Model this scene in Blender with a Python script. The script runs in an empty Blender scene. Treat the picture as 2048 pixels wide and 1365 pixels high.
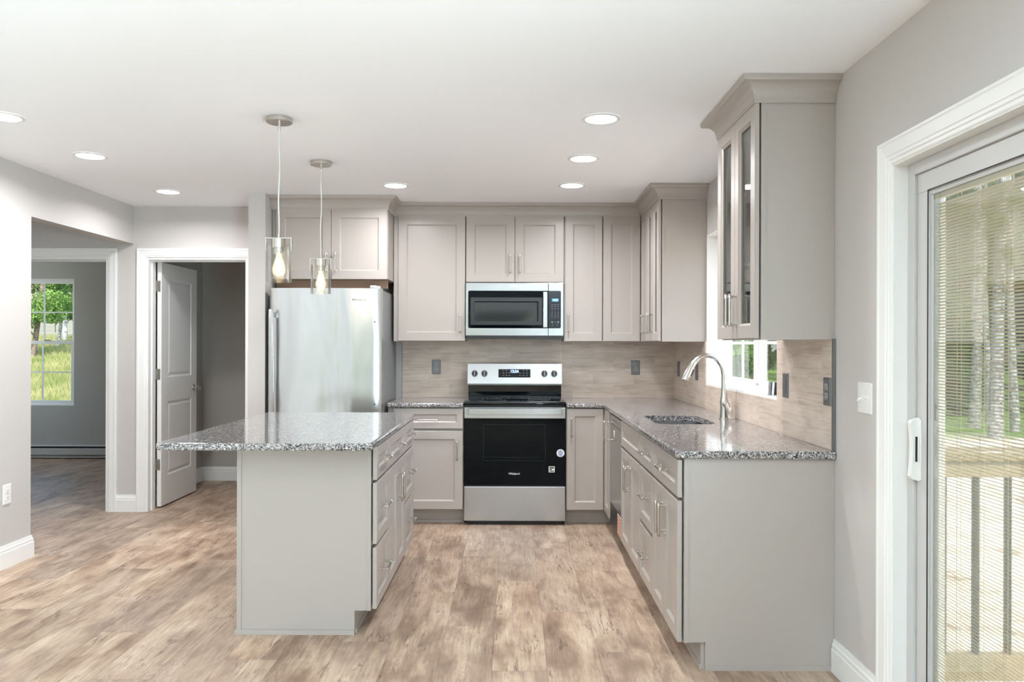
import bpy, bmesh, math, random
from mathutils import Vector, Matrix
import numpy as np

random.seed(7)
rng = np.random.default_rng(11)
S = bpy.context.scene
C = S.collection
PI = math.pi

# ------------------------------------------------------------------ camera
FPX = 1548.0
cam_d = bpy.data.cameras.new('camera')
cam = bpy.data.objects.new('camera', cam_d)
C.objects.link(cam)
S.camera = cam
cam_d.sensor_fit = 'HORIZONTAL'
cam_d.sensor_width = 36.0
cam_d.lens = 36.0 * FPX / 2048.0
cam_d.shift_x = -1.0 / 2048.0
cam_d.shift_y = 7.5 / 2048.0
cam_d.clip_start = 0.05
cam_d.clip_end = 400
CAMZ = 1.348
cam.matrix_world = Matrix.Translation((0, 0, CAMZ)) @ Matrix.Rotation(PI / 2, 4, 'X') @ Matrix.Rotation(math.radians(0.16), 4, 'Z')

# ------------------------------------------------------------------ world, sun, exposure
S.view_settings.view_transform = 'Standard'
S.view_settings.look = 'None'
S.view_settings.gamma = 1.0
S.view_settings.use_curve_mapping = False
S.view_settings.exposure = 0.67
S.cycles.max_bounces = 10
S.cycles.diffuse_bounces = 6
S.cycles.glossy_bounces = 5
S.cycles.transparent_max_bounces = 24
S.cycles.transmission_bounces = 6
S.cycles.caustics_reflective = False
S.cycles.caustics_refractive = False
S.cycles.sample_clamp_indirect = 6.0

W = bpy.data.worlds.new('sky')
S.world = W
W.use_nodes = True
wn = W.node_tree.nodes
wl = W.node_tree.links
wn.clear()
w_out = wn.new('ShaderNodeOutputWorld')
w_bg = wn.new('ShaderNodeBackground')
w_sky = wn.new('ShaderNodeTexSky')
w_sky.sky_type = 'NISHITA'
w_sky.sun_disc = False
w_sky.sun_elevation = math.radians(52)
w_sky.sun_rotation = math.radians(170)
w_sky.air_density = 1.0
w_sky.dust_density = 2.5
w_bg.inputs['Strength'].default_value = 0.55
wl.new(w_sky.outputs[0], w_bg.inputs[0])
wl.new(w_bg.outputs[0], w_out.inputs[0])

sun_d = bpy.data.lights.new('sun', 'SUN')
sun_d.energy = 6.0
sun_d.angle = math.radians(0.6)
sun_d.color = (1.0, 0.96, 0.9)
sun = bpy.data.objects.new('sun', sun_d)
C.objects.link(sun)
SUN_DIR = Vector((0.10, -0.60, 0.79)).normalized()
sun.rotation_euler = SUN_DIR.to_track_quat('Z', 'Y').to_euler()

# added fill lamps, set at side windows made up for them
def fill_lamp(name, loc, to, sx, sy, power, col=(0.88, 0.96, 1.0)):
    d = bpy.data.lights.new(name, 'AREA')
    d.shape = 'RECTANGLE'
    d.size, d.size_y, d.energy, d.color = sx, sy, power, col
    o = bpy.data.objects.new(name, d)
    C.objects.link(o)
    o.location = loc
    z = -Vector(to).normalized()
    x = Vector((0, 0, 1)).cross(z).normalized()
    y = z.cross(x)
    o.matrix_world = Matrix.Translation(loc) @ Matrix((x, y, z)).transposed().to_4x4()
    return o
fill_lamp('fill_lamp', (1.62, -0.9, 1.00), (-0.72, 0.02, 0.69), 2.0, 1.0, 430, (0.70, 0.88, 1.0))
fill_lamp('bedroom_fill_lamp', (-6.57, 8.4, 1.4), (1.0, -0.3, 0.0), 1.0, 1.2, 8)

RECESS_W = 8.0        # power of one recessed lamp
PEND_W = 10.0          # power of one pendant bulb

CEIL = 2.452
BACK = 6.38
RW = 1.335            # right wall plane
LW = -3.04            # left wall plane
HALL = 6.21           # hall back wall plane

# ------------------------------------------------------------------ materials
def newmat(name):
    m = bpy.data.materials.new(name)
    m.use_nodes = True
    nt = m.node_tree
    b = nt.nodes['Principled BSDF']
    return m, nt, b

def setin(b, **kw):
    for k, v in kw.items():
        k = k.replace('_', ' ')
        if k in b.inputs:
            if isinstance(v, tuple) and len(v) == 3:
                v = (*v, 1.0)
            b.inputs[k].default_value = v

def plain(name, col, rough=0.5, metal=0.0, bump=0.0, bscale=300, coat=0.0, spec=0.5):
    m, nt, b = newmat(name)
    setin(b, Base_Color=col, Roughness=rough, Metallic=metal, Coat_Weight=coat)
    b.inputs['Specular IOR Level'].default_value = spec
    tc = nt.nodes.new('ShaderNodeTexCoord')
    n = nt.nodes.new('ShaderNodeTexNoise')
    n.inputs['Scale'].default_value = bscale
    n.inputs['Detail'].default_value = 2
    nt.links.new(tc.outputs['Object'], n.inputs['Vector'])
    if bump > 0:
        bp = nt.nodes.new('ShaderNodeBump')
        bp.inputs['Strength'].default_value = bump
        bp.inputs['Distance'].default_value = 0.002
        nt.links.new(n.outputs['Fac'], bp.inputs['Height'])
        nt.links.new(bp.outputs[0], b.inputs['Normal'])
    else:
        mr = nt.nodes.new('ShaderNodeMapRange')
        mr.inputs['To Min'].default_value = max(0.02, rough - 0.02)
        mr.inputs['To Max'].default_value = min(1.0, rough + 0.02)
        nt.links.new(n.outputs['Fac'], mr.inputs[0])
        nt.links.new(mr.outputs[0], b.inputs['Roughness'])
    return m

def emis(name, col, strength):
    m, nt, b = newmat(name)
    setin(b, Base_Color=(0.02, 0.02, 0.02), Emission_Color=col, Emission_Strength=strength)
    return m

def glassy(name, tint=(1, 1, 1), refl=0.06, edge=0.6, rough=0.0):
    """thin pane: transparent with a fresnel-like mirror"""
    m, nt, b = newmat(name)
    nt.nodes.remove(b)
    out = nt.nodes['Material Output']
    t = nt.nodes.new('ShaderNodeBsdfTransparent')
    t.inputs[0].default_value = (*tint, 1)
    g = nt.nodes.new('ShaderNodeBsdfGlossy')
    g.inputs['Roughness'].default_value = rough
    lw = nt.nodes.new('ShaderNodeLayerWeight')
    lw.inputs[0].default_value = 0.25
    mr = nt.nodes.new('ShaderNodeMapRange')
    mr.inputs['To Min'].default_value = refl
    mr.inputs['To Max'].default_value = edge
    nt.links.new(lw.outputs['Fresnel'], mr.inputs[0])
    mx = nt.nodes.new('ShaderNodeMixShader')
    nt.links.new(mr.outputs[0], mx.inputs[0])
    nt.links.new(t.outputs[0], mx.inputs[1])
    nt.links.new(g.outputs[0], mx.inputs[2])
    nt.links.new(mx.outputs[0], out.inputs[0])
    return m

def ramp(nt, stops, interp='LINEAR'):
    r = nt.nodes.new('ShaderNodeValToRGB')
    r.color_ramp.interpolation = interp
    els = r.color_ramp.elements
    while len(els) < len(stops):
        els.new(0.5)
    for e, (p, c) in zip(els, stops):
        e.position = p
        e.color = (*c, 1)
    return r

def math_n(nt, op, a, b=None, c=None):
    n = nt.nodes.new('ShaderNodeMath')
    n.operation = op
    for i, v in enumerate((a, b, c)):
        if v is None:
            continue
        if isinstance(v, (int, float)):
            n.inputs[i].default_value = v
        else:
            nt.links.new(v, n.inputs[i])
    return n.outputs[0]

def mixc(nt, fac, a, b, mode='MIX'):
    n = nt.nodes.new('ShaderNodeMix')
    n.data_type = 'RGBA'
    n.blend_type = mode
    ins = [s for s in n.inputs if s.enabled]
    for s, v in zip((n.inputs[0], n.inputs[6], n.inputs[7]), (fac, a, b)):
        if isinstance(v, (int, float)):
            s.default_value = v
        elif isinstance(v, tuple):
            s.default_value = (*v, 1)
        else:
            nt.links.new(v, s)
    return n.outputs[2]

def geo_pos(nt):
    g = nt.nodes.new('ShaderNodeNewGeometry')
    s = nt.nodes.new('ShaderNodeSeparateXYZ')
    nt.links.new(g.outputs['Position'], s.inputs[0])
    return g.outputs['Position'], s.outputs[0], s.outputs[1], s.outputs[2]

def combine(nt, x, y, z):
    n = nt.nodes.new('ShaderNodeCombineXYZ')
    for i, v in enumerate((x, y, z)):
        if isinstance(v, (int, float)):
            n.inputs[i].default_value = v
        else:
            nt.links.new(v, n.inputs[i])
    return n.outputs[0]

def noise(nt, vec, scale, detail=3, rough=0.55, dist=0.0):
    n = nt.nodes.new('ShaderNodeTexNoise')
    n.inputs['Scale'].default_value = scale
    n.inputs['Detail'].default_value = detail
    n.inputs['Roughness'].default_value = rough
    n.inputs['Distortion'].default_value = dist
    nt.links.new(vec, n.inputs['Vector'])
    return n.outputs['Fac']

def maprange(nt, v, a, b, c, d):
    n = nt.nodes.new('ShaderNodeMapRange')
    n.inputs[1].default_value = a
    n.inputs[2].default_value = b
    n.inputs[3].default_value = c
    n.inputs[4].default_value = d
    nt.links.new(v, n.inputs[0])
    return n.outputs[0]

def bump(nt, h, b, strength=0.3, dist=0.001):
    bp = nt.nodes.new('ShaderNodeBump')
    bp.inputs['Strength'].default_value = strength
    bp.inputs['Distance'].default_value = dist
    nt.links.new(h, bp.inputs['Height'])
    nt.links.new(bp.outputs[0], b.inputs['Normal'])

def floor_material():
    m, nt, b = newmat('vinyl_plank')
    pos, x, y, z = geo_pos(nt)
    PW, PL = 0.2295, 1.22
    ux = math_n(nt, 'DIVIDE', math_n(nt, 'SUBTRACT', x, 0.148), PW)
    i = math_n(nt, 'FLOOR', ux)
    fx = math_n(nt, 'SUBTRACT', ux, i)
    off = math_n(nt, 'MULTIPLY_ADD', i, 0.71, 0.244)
    vy = math_n(nt, 'DIVIDE', math_n(nt, 'SUBTRACT', y, off), PL)
    j = math_n(nt, 'FLOOR', vy)
    fy = math_n(nt, 'SUBTRACT', vy, j)
    wn_ = nt.nodes.new('ShaderNodeTexWhiteNoise')
    wn_.noise_dimensions = '2D'
    nt.links.new(combine(nt, i, j, 0.0), wn_.inputs['Vector'])
    rnd = wn_.outputs['Value']
    # grain coordinates shifted per plank
    shift = math_n(nt, 'MULTIPLY', rnd, 37.0)
    gv = combine(nt, math_n(nt, 'ADD', math_n(nt, 'MULTIPLY', x, 5.2), shift), math_n(nt, 'MULTIPLY', y, 1.3), shift)
    big = noise(nt, gv, 1.35, 4, 0.55, 0.9)
    gv2 = combine(nt, math_n(nt, 'ADD', math_n(nt, 'MULTIPLY', x, 26.0), shift), math_n(nt, 'MULTIPLY', y, 2.0), shift)
    fine = noise(nt, gv2, 3.0, 5, 0.65, 0.5)
    blot = noise(nt, combine(nt, math_n(nt, 'ADD', x, shift), math_n(nt, 'MULTIPLY', y, 0.8), shift), 4.5, 3, 0.6, 0.3)
    t = math_n(nt, 'ADD', math_n(nt, 'MULTIPLY', big, 0.62), math_n(nt, 'MULTIPLY', blot, 0.38))
    cr = ramp(nt, [(0.29, (0.160, 0.094, 0.060)), (0.41, (0.330, 0.220, 0.148)), (0.51, (0.510, 0.372, 0.264)), (0.61, (0.650, 0.505, 0.372)), (0.75, (0.72, 0.59, 0.46))])
    nt.links.new(t, cr.inputs[0])
    col = mixc(nt, math_n(nt, 'MULTIPLY', maprange(nt, fine, 0.42, 0.66, 0.0, 1.0), 0.46), cr.outputs[0], (0.20, 0.135, 0.10))
    # cathedral grain: contour lines of a slow field, only in places
    slow = noise(nt, combine(nt, math_n(nt, 'ADD', math_n(nt, 'MULTIPLY', x, 9.0), shift), math_n(nt, 'MULTIPLY', y, 1.7), shift), 1.0, 2, 0.5, 0.8)
    ct = math_n(nt, 'ABSOLUTE', math_n(nt, 'SUBTRACT', math_n(nt, 'FRACT', math_n(nt, 'MULTIPLY', slow, 26.0)), 0.5))
    place = noise(nt, combine(nt, math_n(nt, 'ADD', math_n(nt, 'MULTIPLY', x, 4.0), shift), math_n(nt, 'MULTIPLY', y, 1.6), 5.0), 1.3, 2)
    cathedral = math_n(nt, 'MULTIPLY', maprange(nt, ct, 0.30, 0.48, 0.0, 0.42), maprange(nt, place, 0.45, 0.62, 0.0, 1.0))
    col = mixc(nt, cathedral, col, (0.215, 0.135, 0.092))
    # dark checks: thin wandering cracks along the grain
    ck = noise(nt, combine(nt, math_n(nt, 'ADD', math_n(nt, 'MULTIPLY', x, 21.0), shift), math_n(nt, 'MULTIPLY', y, 1.9), shift), 1.0, 4, 0.6, 0.3)
    line = maprange(nt, math_n(nt, 'ABSOLUTE', math_n(nt, 'SUBTRACT', ck, 0.5)), 0.0, 0.024, 1.0, 0.0)
    where = noise(nt, combine(nt, math_n(nt, 'ADD', math_n(nt, 'MULTIPLY', x, 7.0), shift), math_n(nt, 'MULTIPLY', y, 3.0), 9.0), 1.1, 3)
    ckm = math_n(nt, 'MULTIPLY', line, maprange(nt, where, 0.52, 0.62, 0.0, 0.85))
    col = mixc(nt, ckm, col, (0.085, 0.050, 0.034))
    # plank to plank value and greyness
    tone = maprange(nt, rnd, 0.0, 1.0, 0.80, 1.10)
    tn = nt.nodes.new('ShaderNodeVectorMath')
    tn.operation = 'SCALE'
    nt.links.new(col, tn.inputs[0])
    nt.links.new(tone, tn.inputs['Scale'])
    wn2 = nt.nodes.new('ShaderNodeTexWhiteNoise')
    wn2.noise_dimensions = '2D'
    nt.links.new(combine(nt, j, i, 0.0), wn2.inputs['Vector'])
    col = mixc(nt, math_n(nt, 'MULTIPLY', wn2.outputs['Value'], 0.22), tn.outputs[0], (0.42, 0.345, 0.295))
    # seams
    ex = math_n(nt, 'MULTIPLY', math_n(nt, 'MINIMUM', fx, math_n(nt, 'SUBTRACT', 1.0, fx)), PW)
    ey = math_n(nt, 'MULTIPLY', math_n(nt, 'MINIMUM', fy, math_n(nt, 'SUBTRACT', 1.0, fy)), PL)
    e = math_n(nt, 'MINIMUM', ex, ey)
    seam = maprange(nt, e, 0.0004, 0.0018, 0.55, 0.0)
    col = mixc(nt, seam, col, (0.12, 0.08, 0.06))
    nt.links.new(col, b.inputs['Base Color'])
    nt.links.new(maprange(nt, fine, 0.3, 0.7, 0.36, 0.52), b.inputs['Roughness'])
    b.inputs['Specular IOR Level'].default_value = 0.42
    h = math_n(nt, 'ADD', math_n(nt, 'MULTIPLY', fine, 0.4), math_n(nt, 'MULTIPLY', seam, -1.0))
    bump(nt, h, b, 0.25, 0.0008)
    return m

def granite_material():
    m, nt, b = newmat('granite')
    tc = nt.nodes.new('ShaderNodeTexCoord')
    v = nt.nodes.new('ShaderNodeTexVoronoi')
    v.inputs['Scale'].default_value = 215
    v.inputs['Randomness'].default_value = 1.0
    g = nt.nodes.new('ShaderNodeNewGeometry')
    nz = nt.nodes.new('ShaderNodeTexNoise')
    nz.inputs['Scale'].default_value = 60
    nz.inputs['Detail'].default_value = 4
    nt.links.new(g.outputs['Position'], nz.inputs['Vector'])
    mixv = nt.nodes.new('ShaderNodeMix')
    mixv.data_type = 'VECTOR'
    mixv.inputs[0].default_value = 0.018
    nt.links.new(g.outputs['Position'], mixv.inputs[4])
    nt.links.new(nz.outputs['Color'], mixv.inputs[5])
    nt.links.new(mixv.outputs[1], v.inputs['Vector'])
    s = nt.nodes.new('ShaderNodeSeparateColor')
    nt.links.new(v.outputs['Color'], s.inputs[0])
    cr = ramp(nt, [(0.0, (0.012, 0.013, 0.016)), (0.22, (0.055, 0.058, 0.066)), (0.36, (0.19, 0.185, 0.19)), (0.55, (0.36, 0.34, 0.335)), (0.74, (0.52, 0.48, 0.46)), (0.88, (0.76, 0.74, 0.72))], 'CONSTANT')
    nt.links.new(s.outputs[0], cr.inputs[0])
    n2 = noise(nt, g.outputs['Position'], 16, 3)
    col = mixc(nt, maprange(nt, n2, 0.35, 0.65, 0.0, 0.35), cr.outputs[0], (0.26, 0.24, 0.235))
    nt.links.new(col, b.inputs['Base Color'])
    b.inputs['Roughness'].default_value = 0.10
    b.inputs['Specular IOR Level'].default_value = 0.55
    b.inputs['Coat Weight'].default_value = 0.25
    b.inputs['Coat Roughness'].default_value = 0.04
    return m

def tile_material():
    """0.338 x 0.108 m wood-look wall tile, half-offset bond; runs along x on the back wall and along y on the side wall"""
    m, nt, b = newmat('wall_tile')
    pos, x, y, z = geo_pos(nt)
    u = math_n(nt, 'ADD', math_n(nt, 'SUBTRACT', x, y), 0.13)
    TH, TL = 0.1085, 0.338
    vz = math_n(nt, 'DIVIDE', math_n(nt, 'SUBTRACT', z, 0.9155), TH)
    j = math_n(nt, 'FLOOR', vz)
    fz = math_n(nt, 'SUBTRACT', vz, j)
    half = math_n(nt, 'MULTIPLY', math_n(nt, 'MODULO', math_n(nt, 'ADD', j, 20.0), 2.0), 0.5)
    uu = math_n(nt, 'ADD', math_n(nt, 'DIVIDE', u, TL), half)
    i = math_n(nt, 'FLOOR', uu)
    fu = math_n(nt, 'SUBTRACT', uu, i)
    w = nt.nodes.new('ShaderNodeTexWhiteNoise')
    w.noise_dimensions = '2D'
    nt.links.new(combine(nt, i, j, 0.0), w.inputs['Vector'])
    sh = math_n(nt, 'MULTIPLY', w.outputs['Value'], 23.0)
    gv = combine(nt, math_n(nt, 'ADD', math_n(nt, 'MULTIPLY', u, 3.2), sh), math_n(nt, 'MULTIPLY', z, 60.0), sh)
    g1 = noise(nt, gv, 1.2, 5, 0.62, 0.7)
    g2 = noise(nt, combine(nt, math_n(nt, 'ADD', u, sh), math_n(nt, 'MULTIPLY', z, 3.0), sh), 5.0, 3, 0.5, 0.3)
    t = math_n(nt, 'ADD', math_n(nt, 'MULTIPLY', g1, 0.6), math_n(nt, 'MULTIPLY', g2, 0.4))
    cr = ramp(nt, [(0.30, (0.46, 0.362, 0.292)), (0.5, (0.675, 0.565, 0.475)), (0.70, (0.79, 0.69, 0.60))])
    nt.links.new(t, cr.inputs[0])
    eu = math_n(nt, 'MULTIPLY', math_n(nt, 'MINIMUM', fu, math_n(nt, 'SUBTRACT', 1.0, fu)), TL)
    ez = math_n(nt, 'MULTIPLY', math_n(nt, 'MINIMUM', fz, math_n(nt, 'SUBTRACT', 1.0, fz)), TH)
    e = math_n(nt, 'MINIMUM', eu, ez)
    gr = maprange(nt, e, 0.0006, 0.0016, 0.38, 0.0)
    col = mixc(nt, gr, cr.outputs[0], (0.52, 0.455, 0.41))
    tone = maprange(nt, w.outputs['Value'], 0, 1, 0.93, 1.06)
    sc = nt.nodes.new('ShaderNodeVectorMath')
    sc.operation = 'SCALE'
    nt.links.new(col, sc.inputs[0])
    nt.links.new(tone, sc.inputs['Scale'])
    nt.links.new(sc.outputs[0], b.inputs['Base Color'])
    b.inputs['Roughness'].default_value = 0.32
    bump(nt, math_n(nt, 'MULTIPLY', gr, -1.0), b, 0.5, 0.001)
    return m

def steel_material(name, col=(0.60, 0.60, 0.595), rough=0.24, axis='x', wave=0.0):
    m, nt, b = newmat(name)
    setin(b, Base_Color=col, Metallic=1.0, Roughness=rough)
    pos, x, y, z = geo_pos(nt)
    if axis == 'x':
        v = combine(nt, math_n(nt, 'MULTIPLY', x, 3.0), math_n(nt, 'MULTIPLY', y, 3.0), math_n(nt, 'MULTIPLY', z, 260.0))
    else:
        v = combine(nt, math_n(nt, 'MULTIPLY', x, 900.0), math_n(nt, 'MULTIPLY', y, 900.0), math_n(nt, 'MULTIPLY', z, 3.0))
    n = noise(nt, v, 1.0, 2)
    nt.links.new(maprange(nt, n, 0.3, 0.7, rough - 0.004, rough + 0.004), b.inputs['Roughness'])
    if wave > 0:
        wv = combine(nt, math_n(nt, 'MULTIPLY', x, 3.4), 0.0, math_n(nt, 'MULTIPLY', z, 0.7))
        n2 = noise(nt, wv, 1.4, 2, 0.4, 0.4)
        bump(nt, n2, b, wave, 0.03)
    return m

def paint(name, col, rough=0.55, bumpy=0.04):
    return plain(name, col, rough, 0, bumpy, 450, 0, 0.35)

M = {}
M['wall'] = paint('wall_paint', (0.565, 0.542, 0.520), 0.7)
M['wall_shaded'] = paint('shaded_wall_paint', (0.44, 0.425, 0.40), 0.7)  # wall paint darkened: shade of the unlit rooms put into its colour
M['ceiling'] = paint('ceiling_paint', (0.94, 0.955, 0.975), 0.85)
M['trim'] = paint('white_trim_paint', (0.84, 0.84, 0.825), 0.35, 0.0)
M['door'] = paint('white_door_paint', (0.80, 0.80, 0.785), 0.4, 0.0)
M['vinyl'] = plain('white_vinyl', (0.80, 0.80, 0.79), 0.35)
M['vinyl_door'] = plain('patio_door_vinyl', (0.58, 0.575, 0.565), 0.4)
M['cab'] = plain('grey_cabinet_paint', (0.438, 0.398, 0.364), 0.31, 0, 0.0, 120)
M['cab_in'] = plain('cabinet_interior', (0.50, 0.46, 0.42), 0.5)
M['gap'] = plain('dark_gap', (0.03, 0.028, 0.026), 0.8)
M['wood_raw'] = plain('brown_wood_underside', (0.30, 0.19, 0.125), 0.6)
M['floor'] = floor_material()
M['granite'] = granite_material()
M['tile'] = tile_material()
M['steel'] = steel_material('brushed_steel', (0.47, 0.47, 0.47), 0.25)
M['fridge'] = steel_material('fridge_steel', (0.60, 0.597, 0.60), 0.25, 'x', 0.55)
M['steel_dark'] = steel_material('dishwasher_steel', (0.36, 0.36, 0.36), 0.22, 'z')
M['nickel'] = plain('brushed_nickel', (0.60, 0.565, 0.52), 0.25, 1.0)
M['chrome'] = plain('faucet_nickel', (0.68, 0.66, 0.63), 0.18, 1.0)
M['plate'] = plain('plate_steel', (0.20, 0.20, 0.205), 0.42, 0.55)
M['socket_grey'] = plain('grey_receptacle', (0.30, 0.30, 0.305), 0.4)
M['hinge'] = plain('hinge_metal', (0.50, 0.47, 0.43), 0.35, 1.0)
M['fridge_side'] = plain('grey_enamel', (0.23, 0.235, 0.24), 0.4)
M['black'] = plain('black_plastic', (0.012, 0.012, 0.014), 0.35)
M['black_glass'] = plain('black_glass', (0.003, 0.004, 0.006), 0.03, 0, 0, 300, 0.0, 0.35)
M['oven_glass'] = plain('oven_door_glass', (0.001, 0.0025, 0.004), 0.03, 0, 0, 300, 0.0, 0.13)
M['navy'] = plain('control_panel', (0.010, 0.014, 0.020), 0.12)
M['oven_line'] = plain('oven_inner_line', (0.012, 0.016, 0.018), 0.2, 0, 0, 300, 0, 0.2)
M['mw_win'] = plain('microwave_window', (0.026, 0.031, 0.031), 0.06)
M['mw_frame'] = plain('microwave_window_border', (0.022, 0.022, 0.023), 0.2)
M['white_plastic'] = plain('white_plastic', (0.83, 0.83, 0.81), 0.35)
M['sticker'] = plain('white_sticker', (0.85, 0.85, 0.85), 0.5)
M['ink'] = plain('black_ink', (0.02, 0.02, 0.02), 0.6)
M['blue_ink'] = plain('blue_ink', (0.05, 0.15, 0.45), 0.6)
M['silver_text'] = plain('silver_lettering', (0.72, 0.72, 0.72), 0.3, 0.6)
M['grey_text'] = plain('grey_lettering', (0.25, 0.25, 0.26), 0.4)
M['led'] = emis('blue_led', (0.25, 0.45, 1.0), 3.0)
M['lcd'] = emis('blue_lcd', (0.06, 0.30, 0.55), 0.8)
M['lens'] = emis('lamp_lens', (1.0, 0.98, 0.94), 7.0)
M['bulb'] = emis('warm_bulb', (1.0, 0.80, 0.52), 3.2)
M['bulb_glass'] = glassy('bulb_glass', (1.0, 0.97, 0.92), 0.05, 0.4)
_nt = M['bulb_glass'].node_tree
_a = _nt.nodes.new('ShaderNodeAddShader'); _e = _nt.nodes.new('ShaderNodeEmission')
_e.inputs[0].default_value = (1.0, 0.72, 0.40, 1); _e.inputs[1].default_value = 0.22
_o = _nt.nodes['Material Output']
_src = _o.inputs[0].links[0].from_socket
_nt.links.new(_src, _a.inputs[0]); _nt.links.new(_e.outputs[0], _a.inputs[1]); _nt.links.new(_a.outputs[0], _o.inputs[0])
M['glass'] = glassy('window_glass', (0.97, 0.99, 0.98), 0.05, 0.5)
M['glass_tint'] = glassy('tinted_glass', (0.62, 0.68, 0.65), 0.05, 0.5)  # tint added to dim the rear door's brightness in reflections
M['glass_cab'] = glassy('cabinet_glass', (0.93, 0.95, 0.94), 0.10, 0.75)
M['glass_shade'] = glassy('clear_shade_glass', (0.985, 0.98, 0.965), 0.05, 0.5)
M['cord'] = plain('clear_cord', (0.75, 0.74, 0.72), 0.3, 0.2)
M['slat'] = plain('blind_slat', (0.84, 0.76, 0.56), 0.45)
M['heater'] = plain('heater_enamel', (0.55, 0.55, 0.54), 0.45)
M['pine'] = plain('deck_pine', (0.37, 0.285, 0.175), 0.7)
M['bronze'] = plain('black_baluster', (0.012, 0.014, 0.022), 0.4)
M['orange'] = plain('orange_label', (0.60, 0.20, 0.07), 0.5)
M['sky_glaze'] = M['glass']

def bark_material(name, a, bcol):
    m, nt, b = newmat(name)
    pos, x, y, z = geo_pos(nt)
    n = noise(nt, combine(nt, math_n(nt, 'MULTIPLY', x, 1.0), y, math_n(nt, 'MULTIPLY', z, 1.6)), 13, 5, 0.75)
    cr = ramp(nt, [(0.40, bcol), (0.55, a)])
    nt.links.new(n, cr.inputs[0])
    nt.links.new(cr.outputs[0], b.inputs['Base Color'])
    b.inputs['Roughness'].default_value = 0.9
    return m

def leaf_material(name, a, bcol):
    m, nt, b = newmat(name)
    pos, x, y, z = geo_pos(nt)
    n = noise(nt, pos, 0.9, 4, 0.7)
    cr = ramp(nt, [(0.35, bcol), (0.65, a)])
    nt.links.new(n, cr.inputs[0])
    nt.nodes.remove(b)
    d = nt.nodes.new('ShaderNodeBsdfDiffuse')
    t = nt.nodes.new('ShaderNodeBsdfTranslucent')
    mx = nt.nodes.new('ShaderNodeMixShader')
    mx.inputs[0].default_value = 0.4
    nt.links.new(cr.outputs[0], d.inputs[0])
    nt.links.new(cr.outputs[0], t.inputs[0])
    nt.links.new(d.outputs[0], mx.inputs[1])
    nt.links.new(t.outputs[0], mx.inputs[2])
    nt.links.new(mx.outputs[0], nt.nodes['Material Output'].inputs[0])
    return m

M['bark_pale'] = bark_material('pale_bark', (0.46, 0.46, 0.46), (0.07, 0.065, 0.06))
M['bark_brown'] = bark_material('brown_bark', (0.20, 0.15, 0.11), (0.06, 0.05, 0.04))
M['leaf'] = leaf_material('green_leaf', (0.22, 0.34, 0.10), (0.06, 0.13, 0.03))
M['leaf_dark'] = leaf_material('dark_leaf', (0.17, 0.31, 0.075), (0.035, 0.09, 0.025))
M['blade'] = leaf_material('meadow_blade', (0.46, 0.41, 0.21), (0.22, 0.27, 0.085))

def ground_material():
    m, nt, b = newmat('yard_ground')
    pos, x, y, z = geo_pos(nt)
    n1 = noise(nt, pos, 0.6, 5, 0.7)
    n2 = noise(nt, pos, 9.0, 5, 0.7)
    n3 = noise(nt, pos, 2.2, 6, 0.75)
    dirt = ramp(nt, [(0.33, (0.22, 0.14, 0.08)), (0.42, (0.58, 0.48, 0.39)), (0.62, (0.70, 0.62, 0.54))])
    nt.links.new(n3, dirt.inputs[0])
    gr = ramp(nt, [(0.3, (0.055, 0.13, 0.018)), (0.6, (0.15, 0.27, 0.045))])
    nt.links.new(n2, gr.inputs[0])
    # bare earth near the deck, lawn farther away
    r = math_n(nt, 'ADD', y, math_n(nt, 'MULTIPLY', n1, 3.0))
    f1 = maprange(nt, r, 16.6, 18.2, 0.0, 1.0)
    f2 = math_n(nt, 'MULTIPLY', maprange(nt, x, -4.0, 0.0, 1.0, 0.0), maprange(nt, y, 6.0, 9.0, 0.0, 1.0))
    f3 = maprange(nt, y, -14.0, -9.0, 1.0, 0.0)
    f = math_n(nt, 'MAXIMUM', math_n(nt, 'MAXIMUM', f1, f2), f3)
    col = mixc(nt, f, dirt.outputs[0], gr.outputs[0])
    nt.links.new(col, b.inputs['Base Color'])
    b.inputs['Roughness'].default_value = 0.95
    b.inputs['Specular IOR Level'].default_value = 0.1
    return m
M['ground'] = ground_material()

def siding_material():
    m, nt, b = newmat('lap_siding')
    pos, x, y, z = geo_pos(nt)
    f = math_n(nt, 'FRACT', math_n(nt, 'DIVIDE', z, 0.20))
    line = maprange(nt, f, 0.0, 0.16, 0.75, 0.0)
    col = mixc(nt, line, (0.165, 0.157, 0.14), (0.06, 0.056, 0.05))
    nt.links.new(col, b.inputs['Base Color'])
    b.inputs['Roughness'].default_value = 0.7
    return m
M['siding'] = siding_material()
M['shingle'] = plain('roof_shingle', (0.12, 0.11, 0.11), 0.9)

# ------------------------------------------------------------------ mesh helpers
WL = {}

def link(o):
    C.objects.link(o)
    return o

def finish(bm, name, mats, smooth=0):
    bmesh.ops.recalc_face_normals(bm, faces=bm.faces)
    me = bpy.data.meshes.new(name)
    bm.to_mesh(me)
    bm.free()
    for m in (mats if isinstance(mats, (list, tuple)) else [mats]):
        me.materials.append(m)
    if smooth:
        for p in me.polygons:
            p.use_smooth = True
        me.set_sharp_from_angle(angle=math.radians(smooth))
    return me

def tag(o, label, cat, group=None):
    o['label'] = label
    o['category'] = cat
    if group:
        o['group'] = group
    return o

def thing(name, label, cat, loc, group=None, kind=None):
    o = link(bpy.data.objects.new(name, None))
    o.empty_display_size = 0.1
    o.location = loc
    WL[o.name] = Vector(loc)
    if label:
        tag(o, label, cat, group)
    if kind:
        o['kind'] = kind
    return o

def part(name, bm, mats, parent, smooth=0, label=None):
    me = finish(bm, name, mats, smooth)
    o = link(bpy.data.objects.new(name, me))
    me.transform(Matrix.Translation(-WL[parent.name]))
    o.parent = parent
    WL[o.name] = WL[parent.name].copy()
    if label:
        o['label'] = label
    return o

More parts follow.
